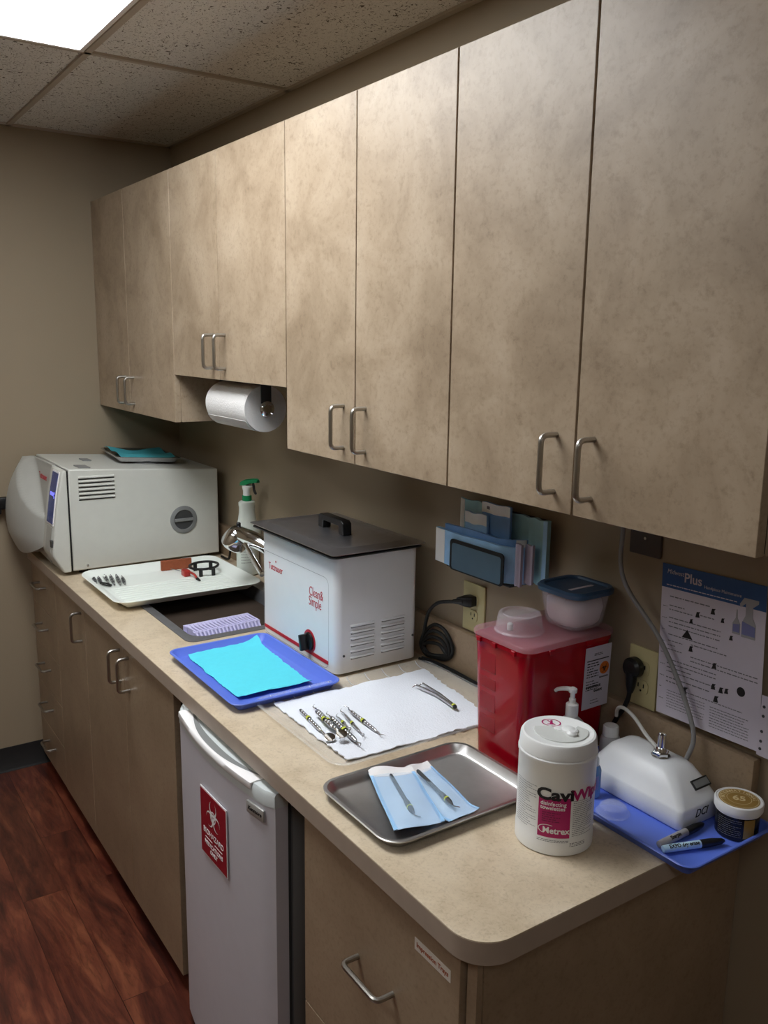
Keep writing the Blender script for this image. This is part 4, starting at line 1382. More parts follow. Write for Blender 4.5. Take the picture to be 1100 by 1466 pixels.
# wrapped print; angle zero faces the camera
A0 = math.atan2(CY - wy, CX - wx)
def wrap(c, zz, off=0.0, dr=.0006):
    rr_ = RW - .0008 + dr + c.z
    a = A0 + (c.x + off) / RW
    return Vector((wx + rr_ * math.cos(a), wy + rr_ * math.sin(a), .9144 + zz + c.y))
def patch(x0, x1, z0, z1, dr):
    bm = nb(); n = 14; rows = []
    for i in range(n + 1):
        x = x0 + (x1 - x0) * i / n
        rows.append([bm.verts.new(wrap(Vector((x, z, 0)), 0, 0, dr)) for z in (z0, z1)])
    for i in range(n):
        bm.faces.new((rows[i][0], rows[i + 1][0], rows[i + 1][1], rows[i][1]))
    return bm
lbm = make('label_panel', patch(-.027, .027, .033, .104, .0003), 'mag', t, recalc=False)
bm = text(nb(), 'Cavi', .0275, None, bold=.0010, fn=lambda c: wrap(c, .1085, .0005, .0006), sx=1.28)
make('black_lettering', bm, 'ink', t, smooth=False)
bm = text(nb(), 'Wipes', .0255, None, bold=.0009, fn=lambda c: wrap(c, .1075, .0290, .0006), sx=1.2, align='LEFT')
make('red_lettering', bm, 'mag', t, smooth=False)
bm = nb()
text(bm, 'disinfecting', .0095, None, fn=lambda c: wrap(c, .0930, -.0235, .0008), align='LEFT', bold=.0001)
text(bm, 'towelettes', .0095, None, fn=lambda c: wrap(c, .0855, -.0235, .0008), align='LEFT', bold=.0001)
text(bm, 'Metrex', .0150, None, fn=lambda c: wrap(c, .0455, .0040, .0008), bold=.0003)
for i in range(26):
    def ap(i_, rr_):
        a = R(60 + 180 * i_ / 26)
        return Vector((-.010 + .016 * math.cos(a) * rr_, .0475 + .0085 * math.sin(a) * rr_, 0))
    vs = [bm.verts.new(wrap(p, 0, 0, .0009)) for p in (ap(i, 1), ap(i + 1, 1), ap(i + 1, .90), ap(i, .90))]
    bm.faces.new(vs)
make('white_lettering', bm, 'prt', lbm, smooth=False)
rnd = random.Random(21)
bm = nb()
lines(bm, -.020, .010, .060, .079, 5, .0016, None, rnd, fn=lambda c: wrap(c, 0, 0, .0006))
make('dark_print', bm, 'magd', lbm, smooth=False, recalc=False)
bm = nb()
lines(bm, -.078, -.031, .040, .120, 20, .0009, None, rnd, fn=lambda c: wrap(c, 0, 0, .0006))
lines(bm, .031, .075, .035, .100, 19, .0009, None, rnd, fn=lambda c: wrap(c, 0, 0, .0006))
lines(bm, -.027, .026, .0245, .0300, 2, .0010, None, rnd, fn=lambda c: wrap(c, 0, 0, .0006))
lines(bm, .028, .058, .017, .025, 3, .0012, None, rnd, fn=lambda c: wrap(c, 0, 0, .0006))
make('small_print', bm, 'inkg', t, smooth=False, recalc=False)

# ============================================================ SECOND BLUE TRAY AND ITS CONTENTS
bm = tray_mesh(2.627, -0.143, 0.378, 0.238, 0.026, 0.9145, 0.020, fl=0.008, rim=0.006)
make('blue_tray', bm, 'blue', None, 'blue plastic tray overhanging the counter end, under the white device and markers', 'tray')
ZF = 0.9166
# white dental device
t = thing('dental_handpiece_station', (2.62, -0.10, ZF), 'glossy white hip-topped dental air device with a chrome fitting, on the blue tray', 'dental device')
bm = nb()
X0, X1_, Y0, Y1_ = 2.500, 2.720, -0.160, -0.050
def rr2(x0, x1, y0, y1, r, z):
    return rrect((x0 + x1) / 2, (y0 + y1) / 2, x1 - x0, y1 - y0, r, z, 6)
loft(bm, [rr2(X0 + .002, X1_ - .002, Y0 + .002, Y1_ - .002, .010, ZF + .001), rr2(X0, X1_, Y0, Y1_, .011, ZF + .004), rr2(X0, X1_, Y0, Y1_, .011, .951),
          rr2(X0 + .002, X1_ - .003, Y0 + .003, Y1_ - .002, .012, .955), rr2(X0 + .010, X1_ - .022, Y0 + .014, Y1_ - .003, .018, .974),
          rr2(X0 + .022, X1_ - .046, Y0 + .028, Y1_ - .008, .020, .994), rr2(X0 + .030, X1_ - .058, Y0 + .036, Y1_ - .013, .018, 1.000), rr2(X0 + .044, X1_ - .074, Y0 + .046, Y1_ - .024, .012, 1.003)])
make('housing', bm, 'white', t, angle=60)
bm = nb()
text(bm, 'DCI', .021, face_px(X1_ + .0004, -.104, .9400), ext=.0003, shear=.25, sx=.95)
make('lettering', bm, 'ink', t, smooth=False)
# slanted meter window on the near slope
va = Vector((X1_ - .003, 0, .955)); vb = Vector((X1_ - .046, 0, .994))
sd = (vb - va).normalized(); nrm_ = Vector((-sd.z, 0, sd.x)) * -1
if nrm_.x < 0: nrm_ = -nrm_
cpos = va + (vb - va) * .52
Mw = Matrix(((0, sd.x, nrm_.x, cpos.x), (1, 0, 0, -0.078), (0, sd.z, nrm_.z, cpos.z), (0, 0, 0, 1)))
bm = nb(); box(bm, -.022, .022, -.009, .009, .0004, .0036, .0008, 1, mat4=Mw)
mw = make('meter_frame', bm, 'blk', t)
bm = nb(); box(bm, -.019, .019, -.0062, .0062, .003, .0040, mat4=Mw)
make('meter_window', bm, 'grey', mw, smooth=False)
bm = nb()
hc = (2.622, -0.098)
lathe(bm, [(.0175, 1.0025), (.0175, 1.0045)], (*hc, 0), 24)
lathe(bm, [(.0155, 1.0045), (.0155, 1.011), (.0135, 1.013)], (*hc, 0), 6)
lathe(bm, [(.0105, 1.013), (.0090, 1.019), (.0075, 1.021), (.0075, 1.045), (.0062, 1.046), (.005, 1.043)], (*hc, 0), 20)
make('fitting', bm, 'chrome', t)
# gray hose from under the cabinet to the device, and the white tube
bm = nb()
tube(bm, spline([(2.47, -0.06, 1.468), (2.464, -0.055, 1.43), (2.459, -0.050, 1.385), (2.458, -0.048, 1.32), (2.478, -0.042, 1.27), (2.548, -0.036, 1.200), (2.598, -0.036, 1.132), (2.636, -0.040, 1.070), (2.650, -0.044, 1.030), (2.646, -0.056, 0.992)], 8), 0.0045, 12)
make('air_hose', bm, 'hose', None, 'thin grey hose hanging from the wall cabinet down to the white device', 'hose')
bm = nb()
tube(bm, spline([(2.470, -0.045, 1.010), (2.478, -0.052, 1.030), (2.497, -0.058, 1.040), (2.530, -0.066, 1.036), (2.575, -0.082, 1.020), (2.612, -0.094, 1.012)], 7), 0.0036, 10)
make('air_tube', bm, 'whose', None, 'short white tube curving from the wall to the chrome fitting', 'hose')
# pump bottle
t = thing('pump_bottle', (2.475, -0.165, ZF), 'clear hand sanitizer bottle with a white pump, behind the wipes canister', 'pump bottle')
px_, py_ = 2.468, -0.172
bm = nb(); lathe(bm, [(.022, 0), (.026, .003), (.026, .100), (.023, .112), (.012, .122), (.011, .127)], (px_, py_, ZF + .0005), 32)
make('bottle', bm, 'milky', t)
bm = nb()
lathe(bm, [(.0115, .123), (.012, .124), (.012, .147), (.010, .149), (.0065, .150), (.0065, .158), (.0045, .159), (.0045, .170), (.0078, .171), (.0082, .178), (.004, .181)], (px_, py_, ZF + .0005), 24)
pts = spline([(px_, py_, ZF + .1765), (px_ - .012, py_ - .007, ZF + .1765), (px_ - .024, py_ - .015, ZF + .1730), (px_ - .029, py_ - .018, ZF + .168)], 4)
tube(bm, pts, [.0050 - .0018 * i / (len(pts) - 1) for i in range(len(pts))], 10)
make('pump', bm, 'canw', t)
# small capped bottle
t = thing('capped_bottle', (2.505, -0.055, ZF), 'small cloudy bottle with a ribbed screw cap, behind the white device', 'bottle')
cx2, cy2 = 2.448, -0.052
cx2 = 2.478; cy2 = -0.068
bm = nb(); lathe(bm, [(.018, 0), (.0205, .003), (.0205, .050), (.018, .058), (.014, .061)], (cx2, cy2, ZF + .0005), 28)
make('bottle', bm, 'milky', t)
bm = nb()
rg = []
for z, r_ in ((.061, .0145), (.062, .0155), (.080, .0150), (.082, .0135)):
    rg.append([Vector((cx2 + (r_ + (.0005 if k % 2 else 0)) * math.cos(2 * PI * k / 40), cy2 + (r_ + (.0005 if k % 2 else 0)) * math.sin(2 * PI * k / 40), ZF + z)) for k in range(40)])
loft(bm, rg)
make('cap', bm, 'canw', t)
# blue dropper bottle
t = thing('dropper_bottle', (2.545, -0.18, ZF), 'small dropper bottle of blue liquid between the wipes canister and the white device', 'bottle')
dx2, dy2 = 2.548, -0.190
bm = nb(); lathe(bm, [(.012, 0), (.0135, .002), (.0135, .052), (.0115, .058), (.008, .062)], (dx2, dy2, ZF + .0005), 24)
make('bottle', bm, 'bluliq', t)
bm = nb(); lathe(bm, [(.0085, .061), (.0088, .062), (.0082, .074), (.0060, .078), (.0028, .090), (.0015, .094)], (dx2, dy2, ZF + .0005), 20)
make('dropper_cap', bm, 'milky', t)
bm = nb()
n = 16
for i in range(n):
    a, b = R(-95 + 90 * i / n), R(-95 + 90 * (i + 1) / n)
    vs = [bm.verts.new((dx2 + .0138 * math.cos(q_), dy2 + .0138 * math.sin(q_), ZF + z_)) for q_, z_ in ((a, .018), (b, .018), (b, .045), (a, .045))]
    bm.faces.new(vs)
make('label', bm, 'posterv', t, recalc=False)
# upside-down clear cup
bm = nb()
lathe(bm, [(.030, 0), (.0305, .002), (.027, .004), (.024, .014), (.014, .021), (0, .0215), (0, .020), (.013, .0195), (.022, .0135), (.025, .004), (.0275, .0015)], (2.612, -0.207, ZF + .0004), 36, cap0=False, cap1=False)
make('plastic_cup', bm, 'clear', None, 'small clear plastic dish upside down on the blue tray by the wipes canister', 'dish')
# jar
t = thing('polish_jar', (2.771, -0.068, ZF), 'black jar with a white lid and gold seal, on the blue tray', 'jar')
jx, jy = 2.769, -0.072
bm = nb(); lathe(bm, [(.033, 0), (.0355, .002), (.0362, .044)], (jx, jy, ZF + .0003), 44)
make('jar', bm, 'jarblk', t)
bm = nb(); lathe(bm, [(.0376, .044), (.0376, .048), (.0400, .0485), (.0405, .060), (.0395, .0622), (.0375, .0628), (.0365, .0618), (0, .0618)], (jx, jy, ZF + .0003), 48, cap1=False)
jl = make('lid', bm, 'canw', t)
bm = nb()
lathe(bm, [(.0335, .0618), (.0335, .0622)], (jx, jy, ZF + .0003), 44)
sg = make('gold_seal', bm, 'gold', jl)
bm = nb()
n = 40
for (ra, rb) in ((.0320, .0308), (.0205, .0195)):
    for i in range(n):
        a, b = 2 * PI * i / n, 2 * PI * (i + 1) / n
        vs = [bm.verts.new((jx + r_ * math.cos(q_), jy + r_ * math.sin(q_), ZF + .0628)) for q_, r_ in ((a, ra), (b, ra), (b, rb), (a, rb))]
        bm.faces.new(vs)
for i, ch in enumerate('INTERNATIONAL'):
    a = R(205 - 16 * i)
    mm = Matrix.Translation((jx, jy, ZF + .0626)) @ Matrix.Rotation(R(30), 4, 'Z') @ Matrix.Rotation(a - R(90), 4, 'Z') @ Matrix.Translation((0, .0258, 0))
    text(bm, ch, .0090, mm, bold=.0002)
text(bm, '65', .022, Matrix.Translation((jx, jy, ZF + .0626)) @ Matrix.Rotation(R(35), 4, 'Z'), bold=.0004)
make('seal_print', bm, 'goldl', jl, smooth=False, recalc=False)
AJ = math.atan2(CY - jy, CX - jx)
def wj(c, dr=.0003):
    a = AJ + c.x / .0370
    return Vector((jx + (.0364 + dr + c.z) * math.cos(a), jy + (.0364 + dr + c.z) * math.sin(a), ZF + c.y))
bm = nb(); rows = []
for i in range(9):
    rows.append([bm.verts.new(wj(Vector((.012 + .020 * i / 8, z, 0)))) for z in (.008, .042)])
for i in range(8):
    bm.faces.new((rows[i][0], rows[i + 1][0], rows[i + 1][1], rows[i][1]))
make('gold_panel', bm, 'gold', t, recalc=False)
bm = nb(); rnd = random.Random(5)
lines(bm, -.034, .008, .008, .040, 9, .0011, None, rnd, fn=lambda c: wj(c, .0002))
make('small_print', bm, 'inkg', t, smooth=False, recalc=False)

# markers
def marker(A, Bp, mt_, label, txt):
    mm, L = frame(A, Bp)
    t = thing('marker_pen', mm.translation, label, 'marker', 'markers on the blue tray')
    RX = Matrix.Rotation(R(90), 4, 'Y')
    r_ = .0066
    bm = nb(); lathe(bm, [(r_ * .6, 0), (r_ * .88, .001), (r_, .012), (r_, L * .60), (r_ * .9, L * .60 + .001)], (0, 0, 0), 20, mm @ RX)
    make('barrel', bm, mt_, t)
    bm = nb(); lathe(bm, [(r_ * 1.02, L * .601), (r_ * 1.06, L * .61), (r_ * 1.04, L * .80), (r_ * .75, L * .95), (r_ * .35, L)], (0, 0, 0), 20, mm @ RX)
    make('cap', bm, 'blk', t)
    # wrapped lettering on the upper side facing the camera
    bm = nb()
    def wm(c, off):
        th_ = R(35) + -c.y / r_
        rr_ = r_ + .0002 + c.z
        return mm @ Vector((L * .33 + off + c.x, -rr_ * math.sin(th_), rr_ * math.cos(th_)))
    text(bm, txt, .0085, None, fn=lambda c: wm(c, 0), bold=.0002)
    make('lettering', bm, 'ink', t, smooth=False)
marker((2.7300, -0.228, ZF + .0070), (2.7295, -0.1090, ZF + .0072), 'mkg', 'grey-barrelled black-capped marker lying against the white device', 'Sharpie')
marker((2.742, -0.234, ZF + .0072), (2.782, -0.124, ZF + .0072), 'mkb', 'pale blue-white black-capped marker, the nearer of the two on the blue tray', 'EXPO dry erase')

# ============================================================ WALL: OUTLETS, PLUGS, CORDS
def outlet(x, z, w_, h_, label, mt_='outlet', duplex=True):
    t = thing('wall_outlet', (x, -0.002, z), label, 'outlet')
    bm = nb(); box(bm, x - w_ / 2, x + w_ / 2, -.0065, -.0005, z - h_ / 2, z + h_ / 2, .002, 2)
    make('cover_plate', bm, mt_, t)
    if duplex:
        for s in (1, -1):
            bm = nb(); loft(bm, [[Vector((p.x, -.006 - k, p.y)) for p in rrect(x, z + s * .0195, .034, .029, .010, 0)] for k in (0, .0022)])
            f = make('receptacle', bm, mt_, t)
            bm = nb()
            for dx_ in (-.0065, .0065):
                box(bm, x + dx_ - .0011, x + dx_ + .0011, -.0089, -.0080, z + s * .0195 - .001, z + s * .0195 + .007)
            lathe(bm, [(.0022, 0), (.0022, .0006)], (0, 0, 0), 10, face_my(x, -.0083, z + s * .0195 - .0075))
            make('slots', bm, 'blkr', f, smooth=False)
    return t
outlet(1.972, 1.095, .082, .124, 'almond wall outlet with a black plug, between the cleaner and the red bin')
t = outlet(2.495, 1.092, .070, .122, 'almond wall outlet with a black plug, behind the red bin', duplex=True)
t = thing('junction_cover', (2.478, -0.002, 1.355), 'brown blank cover plate just below the nearest wall cabinet', 'cover plate')
make('plate', B(2.440, 2.516, -.006, -.0005, 1.338, 1.409, .0015, 1), 'darkpl', t)
bm = nb(); lathe(bm, [(.003, 0), (.003, .001)], (0, 0, 0), 10, face_my(2.478, -.006, 1.372)); make('screw', bm, 'steel', t)

t = [o for o in COL.objects if o.name == 'ultrasonic_cleaner'][0]
bm = nb()
loft(bm, [[Vector((p.x, y, p.y)) for p in rrect(xc, 1.1155, w_, h_, r_, 0, 3)] for xc, y, w_, h_, r_ in ((1.972, -.0092, .028, .025, .004), (1.972, -.026, .031, .028, .007), (1.967, -.036, .026, .024, .007), (1.958, -.044, .017, .017, .006))])
tube(bm, [(1.968, -.036, 1.1155), (1.945, -.050, 1.112)], [.009, .0055], 10)
make('power_plug', bm, 'blk', t)
bm = nb()
pts = [(1.950, -.049, 1.112), (1.925, -.050, 1.106), (1.885, -.052, 1.092), (1.850, -.05, 1.062), (1.833, -.047, 1.03), (1.818, -.042, .992), (1.800, -.038, .955), (1.81, -.030, .930)]
for k in range(4):
    o = .010 * k
    pts += [(1.84, -.028 - o * .3, .930 + o * .3), (1.900, -.028 - o * .2, .942 + o * .4), (1.925 - o, -.030 - o * .2, .975 - o * .3), (1.900 - o, -.033, 1.016 - o * 1.4), (1.855 - o * .5, -.036, 1.024 - o * 1.8), (1.815, -.036, .99 - o), (1.808, -.033, .950)]
tube(bm, spline(pts, 6), .0046, 8)
make('power_cable', bm, 'blkr', t)
bm = nb()
tube(bm, spline([(1.81, -.040, .9205), (1.86, -.032, .9205), (1.92, -.027, .9195), (2.00, -.029, .919), (2.10, -.028, .9190), (2.22, -.027, .919), (2.25, -.024, .919)], 6), .0042, 8)
tube(bm, spline([(1.81, -.050, .9205), (1.86, -.041, .9205), (1.92, -.036, .9195), (2.00, -.0385, .919), (2.10, -.038, .9190), (2.22, -.036, .919), (2.25, -.034, .919)], 6), .0035, 8)
make('extension_cable', bm, 'blkr', None, 'black cables lying along the backsplash behind the clear tray', 'cable')

t = thing('power_plug', (2.478, -0.02, 1.09), 'round black plug and cord in the outlet behind the red bin', 'plug')
bm = nb()
lathe(bm, [(.018, 0), (.021, .004), (.021, .018), (.016, .024), (.006, .026)], (0, 0, 0), 24, face_my(2.483, -.0088, 1.1115))
tube(bm, [(2.483, -.024, 1.105), (2.483, -.024, 1.075), (2.482, -.024, 1.060)], [.013, .010, .006], 12)
make('plug', bm, 'blk', t)
bm = nb()
tube(bm, spline([(2.482, -.024, 1.065), (2.480, -.026, 1.045), (2.472, -.030, 1.020), (2.462, -.034, 1.00), (2.450, -.034, .97), (2.446, -.034, .945)], 6), .0048, 10)
make('cord', bm, 'blkr', t)
# cord loop behind the autoclave
bm = nb()
tube(bm, spline([(0.53, -.050, .9205), (0.60, -.052, .926), (0.625, -.054, .965), (0.655, -.054, .985), (0.70, -.048, .972), (0.72, -.040, .93), (0.722, -.038, .9265)], 6), .0045, 8)
make('power_cord', bm, 'blkr', [o for o in COL.objects if o.name == 'autoclave'][0])

# ============================================================ POSTER
PX0, PX1, PZ0, PZ1 = 2.548, 2.766, 1.045, 1.333
OX0, OX1, OZ0, OZ1 = 2.524, 2.757, 1.030, 1.333
t = thing('instruction_poster', (2.657, -0.0015, 1.045), 'laminated instruction poster with a blue header taped to the wall at the counter end', 'poster')
yp = -0.024
make('sheet', B(OX0, OX1, yp, yp + .0008, OZ0, OZ1), 'posterw', t, smooth=False)
rnd = random.Random(3)
bm = nb()
hd = [(OX0, 1.286), (OX1, 1.286), (OX1, OZ1), (OX0, OZ1)]
poly(bm, hd, .0004, face_my(0, yp, 0))
hdr = make('blue_header', bm, 'posterb', t, smooth=False)
F0 = face_my(0, yp - .0003, 0)
bm = nb()
text(bm, 'Midwest', .013, face_my(2.556, yp - .0005, 1.3185), sx=.9, shear=.2)
text(bm, 'Plus', .026, face_my(2.598, yp - .0005, 1.3125), bold=.0004)
text(bm, 'Handpiece Maintenance', .0085, face_my(2.665, yp - .0005, 1.3045))
lines(bm, OX0 + .012, OX1 - .06, 1.290, 1.294, 1, .0018, face_my(0, yp - .0003, 0), rnd, ext=.0003)
make('header_lettering', bm, 'posterw', hdr, smooth=False)
bm = nb()
FP = face_my(0, yp - .0002, 0)
for (x0, x1, z0, z1, n, h) in ((2.545, 2.640, 1.264, 1.276, 1, .0022), (2.545, 2.60, 1.240, 1.256, 2, .0020), (2.618, 2.65, 1.245, 1.251, 1, .002),
                               (2.545, 2.665, 1.206, 1.232, 3, .0020), (2.545, 2.66, 1.188, 1.200, 1, .002), (2.60, 2.735, 1.180, 1.192, 1, .0020), (2.545, 2.58, 1.160, 1.186, 3, .0018),
                               (2.60, 2.748, 1.150, 1.166, 2, .002), (2.545, 2.66, 1.116, 1.148, 4, .0020), (2.545, 2.65, 1.095, 1.112, 2, .0022), (2.585, 2.72, 1.086, 1.094, 1, .0018),
                               (2.548, 2.638, 1.046, 1.084, 7, .0013), (2.650, 2.735, 1.040, 1.082, 8, .0015)):
    lines(bm, x0, x1, z0, z1, n, h, FP, rnd, ext=.0002)
lines(bm, OX0 + .005, OX0 + .016, 1.05, 1.26, 9, .0014, FP, rnd, ext=.0002)
make('small_print', bm, 'inkg', t, smooth=False, recalc=False)
def pic(pts):
    make('pictogram', poly(nb(), pts, .0003, FP), 'ink', t, smooth=False)
pic([(2.578, 1.196), (2.603, 1.196), (2.590, 1.213)])
for (x, z, s) in ((2.612, 1.248, 1), (2.646, 1.262, 1), (2.598, 1.232, .8), (2.668, 1.250, .8), (2.688, 1.222, .8), (2.600, 1.178, 1), (2.655, 1.160, 1), (2.655, 1.120, 1), (2.672, 1.118, 1), (2.684, 1.120, .9), (2.590, 1.092, 1.2), (2.662, 1.098, 1.1)):
    pic([(x - .005 * s, z - .006 * s), (x + .005 * s, z - .005 * s), (x + .003 * s, z + .002), (x + .006 * s, z + .006 * s), (x - .002 * s, z + .005 * s)])
make('pictogram', lathe(nb(), [(.0088, .0002), (.0088, .0004)], (0, 0, 0), 20, face_my(2.715, yp, 1.128)), 'ink', t, smooth=False)
# the two pictured bottles
bm = nb()
def pic2(pts, m_=FP): poly(bm, pts, .0004, m_)
pic2([(2.690, 1.232), (2.706, 1.232), (2.706, 1.252), (2.700, 1.262), (2.6990, 1.278), (2.697, 1.278), (2.696, 1.262), (2.690, 1.252)])
pic2([(2.709, 1.230), (2.738, 1.230), (2.738, 1.256), (2.731, 1.270), (2.731, 1.288), (2.742, 1.297), (2.742, 1.303), (2.712, 1.303), (2.703, 1.290), (2.705, 1.284), (2.716, 1.293), (2.716, 1.270), (2.709, 1.256)])
pc = make('pictured_bottles', bm, 'inkd', t, smooth=False)
bm = nb()
FP2 = face_my(0, yp - .0006, 0)
pic2([(2.691, 1.236), (2.705, 1.236), (2.705, 1.252), (2.691, 1.250)], FP2)
pic2([(2.710, 1.235), (2.737, 1.235), (2.737, 1.253), (2.710, 1.259)], FP2)
make('liquid', bm, 'posterv', pc, smooth=False)
# the sheet leans: bottom edge rests on the backsplash lip, top edge on the wall
def lean(o):
    for c in o.children:
        lean(c)
    if o.type == 'MESH':
        L0 = rootloc(o)
        for v in o.data.vertices:
            w_ = v.co + L0
            u_, q_ = (w_.x - OX0) / (OX1 - OX0), (w_.z - OZ0) / (OZ1 - OZ0)
            v.co = Vector((PX0 + (PX1 - PX0) * u_ - .027 * q_, w_.y + .0215 * q_, PZ0 + (PZ1 - PZ0) * q_ + .006 * u_)) - L0
lean(t)
# perforated white strip right of the poster
t = thing('perforated_strip', (2.770, -0.001, 1.04), 'white punched paper strip on the wall right of the poster, cut off by the frame', 'paper strip')
make('strip', B(2.7620, 2.792, -.0235, -.0228, 1.045, 1.155), 'posterw', t, smooth=False)
bm = nb()
for z in (1.135, 1.118, 1.09, 1.072, 1.058):
    lathe(bm, [(.0028, 0), (.0028, .0004)], (0, 0, 0), 12, face_my(2.768, -.0234, z))
make('punch_holes', bm, 'dgrey', t, smooth=False)

# ============================================================ POUCH RACK ON THE WALL
t = thing('pouch_holder', (2.07, -0.05, 1.19), 'dark smoked wall holder with a framed front window, full of blue pouches', 'wall holder')
hx0, hx1 = 1.965, 2.190
bm = nb()
box(bm, hx0, hx1 + .02, -.006, -.001, 1.215, 1.36, .001, 1)
box(bm, hx0, hx1, -.090, -.001, 1.2130, 1.2165, .001, 1)
make('back_plate', bm, 'dgrey', t)
bm = nb()
yfz = -.104
loft(bm, [[Vector((p.x, y, p.y)) for p in rrect(2.088, 1.2515, .188, .074, .010, 0, 5)] for y in (yfz, yfz + .003)])
fr_ = make('front_frame', bm, 'blk', t)
bm = nb()
loft(bm, [[Vector((p.x, y, p.y)) for p in rrect(2.088, 1.2490, .172, .062, .007, 0, 5)] for y in (yfz - .0006, yfz)])
make('window', bm, mat('smoked_blue_window', (86, 112, 130), .3, var=.08, vscale=15), fr_)

def flatpack(name, x0, x1, z0, z1, y, th, mt_, label, ends=(), lean=0.0, roll=0.0, curl=0.0, seed=0):
    """stack of pouches: a slightly wavy slab; ends = [(x0,x1,z0,z1,mat,name)] overlay panels."""
    t = thing('sterilization_pouch', ((x0 + x1) / 2, y, z0), label, 'sterilization pouch', 'pouches in the wall holder')
    Mr = Matrix.Translation(((x0 + x1) / 2, y, z0)) @ Matrix.Rotation(roll, 4, 'Y') @ Matrix.Rotation(lean, 4, 'X') @ Matrix.Translation((-(x0 + x1) / 2, -y, -z0))
    def slab(xa, xb, za, zb_, off, th_, n=16):
        bm = nb(); G0 = []
        for i in range(n + 1):
            x = xa + (xb - xa) * i / n
            uu = (x - x0) / (x1 - x0)
            cy_ = y + .0022 * math.sin(uu * 7 + seed) + curl * max(0, uu - .8) ** 2 * 25 * .04
            dz_ = .0015 * math.sin(uu * 9 + seed * 2)
            G0.append([Mr @ Vector((x, cy_ - off - th_, za + dz_)), Mr @ Vector((x, cy_ - off, za + dz_)), Mr @ Vector((x, cy_ - off, zb_ + dz_)), Mr @ Vector((x, cy_ - off - th_, zb_ + dz_))])
        loft(bm, G0)
        return bm
    make('film', slab(x0, x1, z0, z1, 0, th), mt_, t)
    for (a, b, c, d, m2, nm) in ends:
        make(nm, slab(a, b, c, d, th + .0002, .0005, 6), m2, t)
    return t
flatpack('p', 1.930, 2.200, 1.2195, 1.302, -.088, .010, 'pouchb', 'long light-blue pouch lying sideways at the front of the wall holder, white end left', [(1.930, 1.964, 1.2200, 1.3010, 'pouchw', 'paper_end')], roll=0, curl=1.0, seed=1)
flatpack('p', 1.944, 2.188, 1.2210, 1.314, -.074, .008, 'pouchd', 'deep-blue pouch lying sideways just behind the front one in the wall holder', [(2.174, 2.188, 1.262, 1.3135, 'pouchw', 'paper_end')], curl=1.0, seed=2.2)
flatpack('p', 2.004, 2.080, 1.222, 1.352, -.060, .006, 'pouchb', 'narrow upright blue pouch with a white top in the wall holder', [(2.004, 2.080, 1.326, 1.3515, 'pouchw', 'paper_end')], roll=R(-2), seed=.5)
flatpack('p', 2.044, 2.142, 1.224, 1.380, -.046, .006, 'pouchd', 'tall upright blue pouch with a printed white top in the wall holder', [(2.044, 2.142, 1.356, 1.3795, 'pouchw', 'paper_end'), (2.064, 2.074, 1.364, 1.371, 'inkg', 'printed_mark'), (2.112, 2.122, 1.364, 1.371, 'inkg', 'printed_mark')], seed=3)
flatpack('p', 1.950, 2.040, 1.226, 1.372, -.032, .005, 'pteal', 'greenish upright pouch furthest back at the left of the wall holder', [(1.950, 1.966, 1.227, 1.371, 'pouchw', 'seal_strip')], seed=4)
flatpack('p', 2.120, 2.200, 1.224, 1.364, -.024, .008, 'pteal', 'tall dull-teal pouch pack behind the blue ones at the right of the wall holder', seed=5)
flatpack('p', 2.190, 2.246, 1.222, 1.366, -.030, .010, 'pteal', 'teal pouch pack bulging from the right end of the wall holder', [(2.236, 2.246, 1.222, 1.365, 'pouchb', 'seal_strip')], seed=6)
flatpack('p', 2.196, 2.214, 1.220, 1.314, -.078, .007, 'pinkp', 'lilac folded pouch edge sticking out of the right end of the wall holder', seed=1.5)
flatpack('p', 2.204, 2.230, 1.224, 1.312, -.058, .006, 'pinkp', 'lilac-grey folded pouch edge behind the first at the right end of the wall holder', seed=2.5)

# ============================================================ PAPER TOWEL ROLL UNDER THE SHORT CABINET
t = thing('paper_towel_roll', (1.17, -0.242, 1.479), 'white paper towel roll hanging under the short wall cabinet', 'paper towel roll')
ry, rz_, rr_ = -0.242, 1.546, 0.067
ra, rb = 1.035, 1.312
bm = nb()
rg = []
rnd = random.Random(6)
for i in range(15):
    x = ra + (rb - ra) * i / 14
    s = 1 if 0 < i < 14 else .985
    rg.append([Vector((x, ry + rr_ * s * math.cos(2 * PI * k / 48) * (1 + .004 * math.sin(k * .7 + i)), rz_ + rr_ * s * math.sin(2 * PI * k / 48))) for k in range(48)])
inner = []
rg.append([Vector((rb - .0005, ry + .021 * math.cos(2 * PI * k / 48), rz_ + .021 * math.sin(2 * PI * k / 48))) for k in range(48)])
rg.insert(0, [Vector((ra + .0005, ry + .021 * math.cos(2 * PI * k / 48), rz_ + .021 * math.sin(2 * PI * k / 48))) for k in range(48)])
loft(bm, rg)
make('roll', bm, 'roll', t, angle=50)
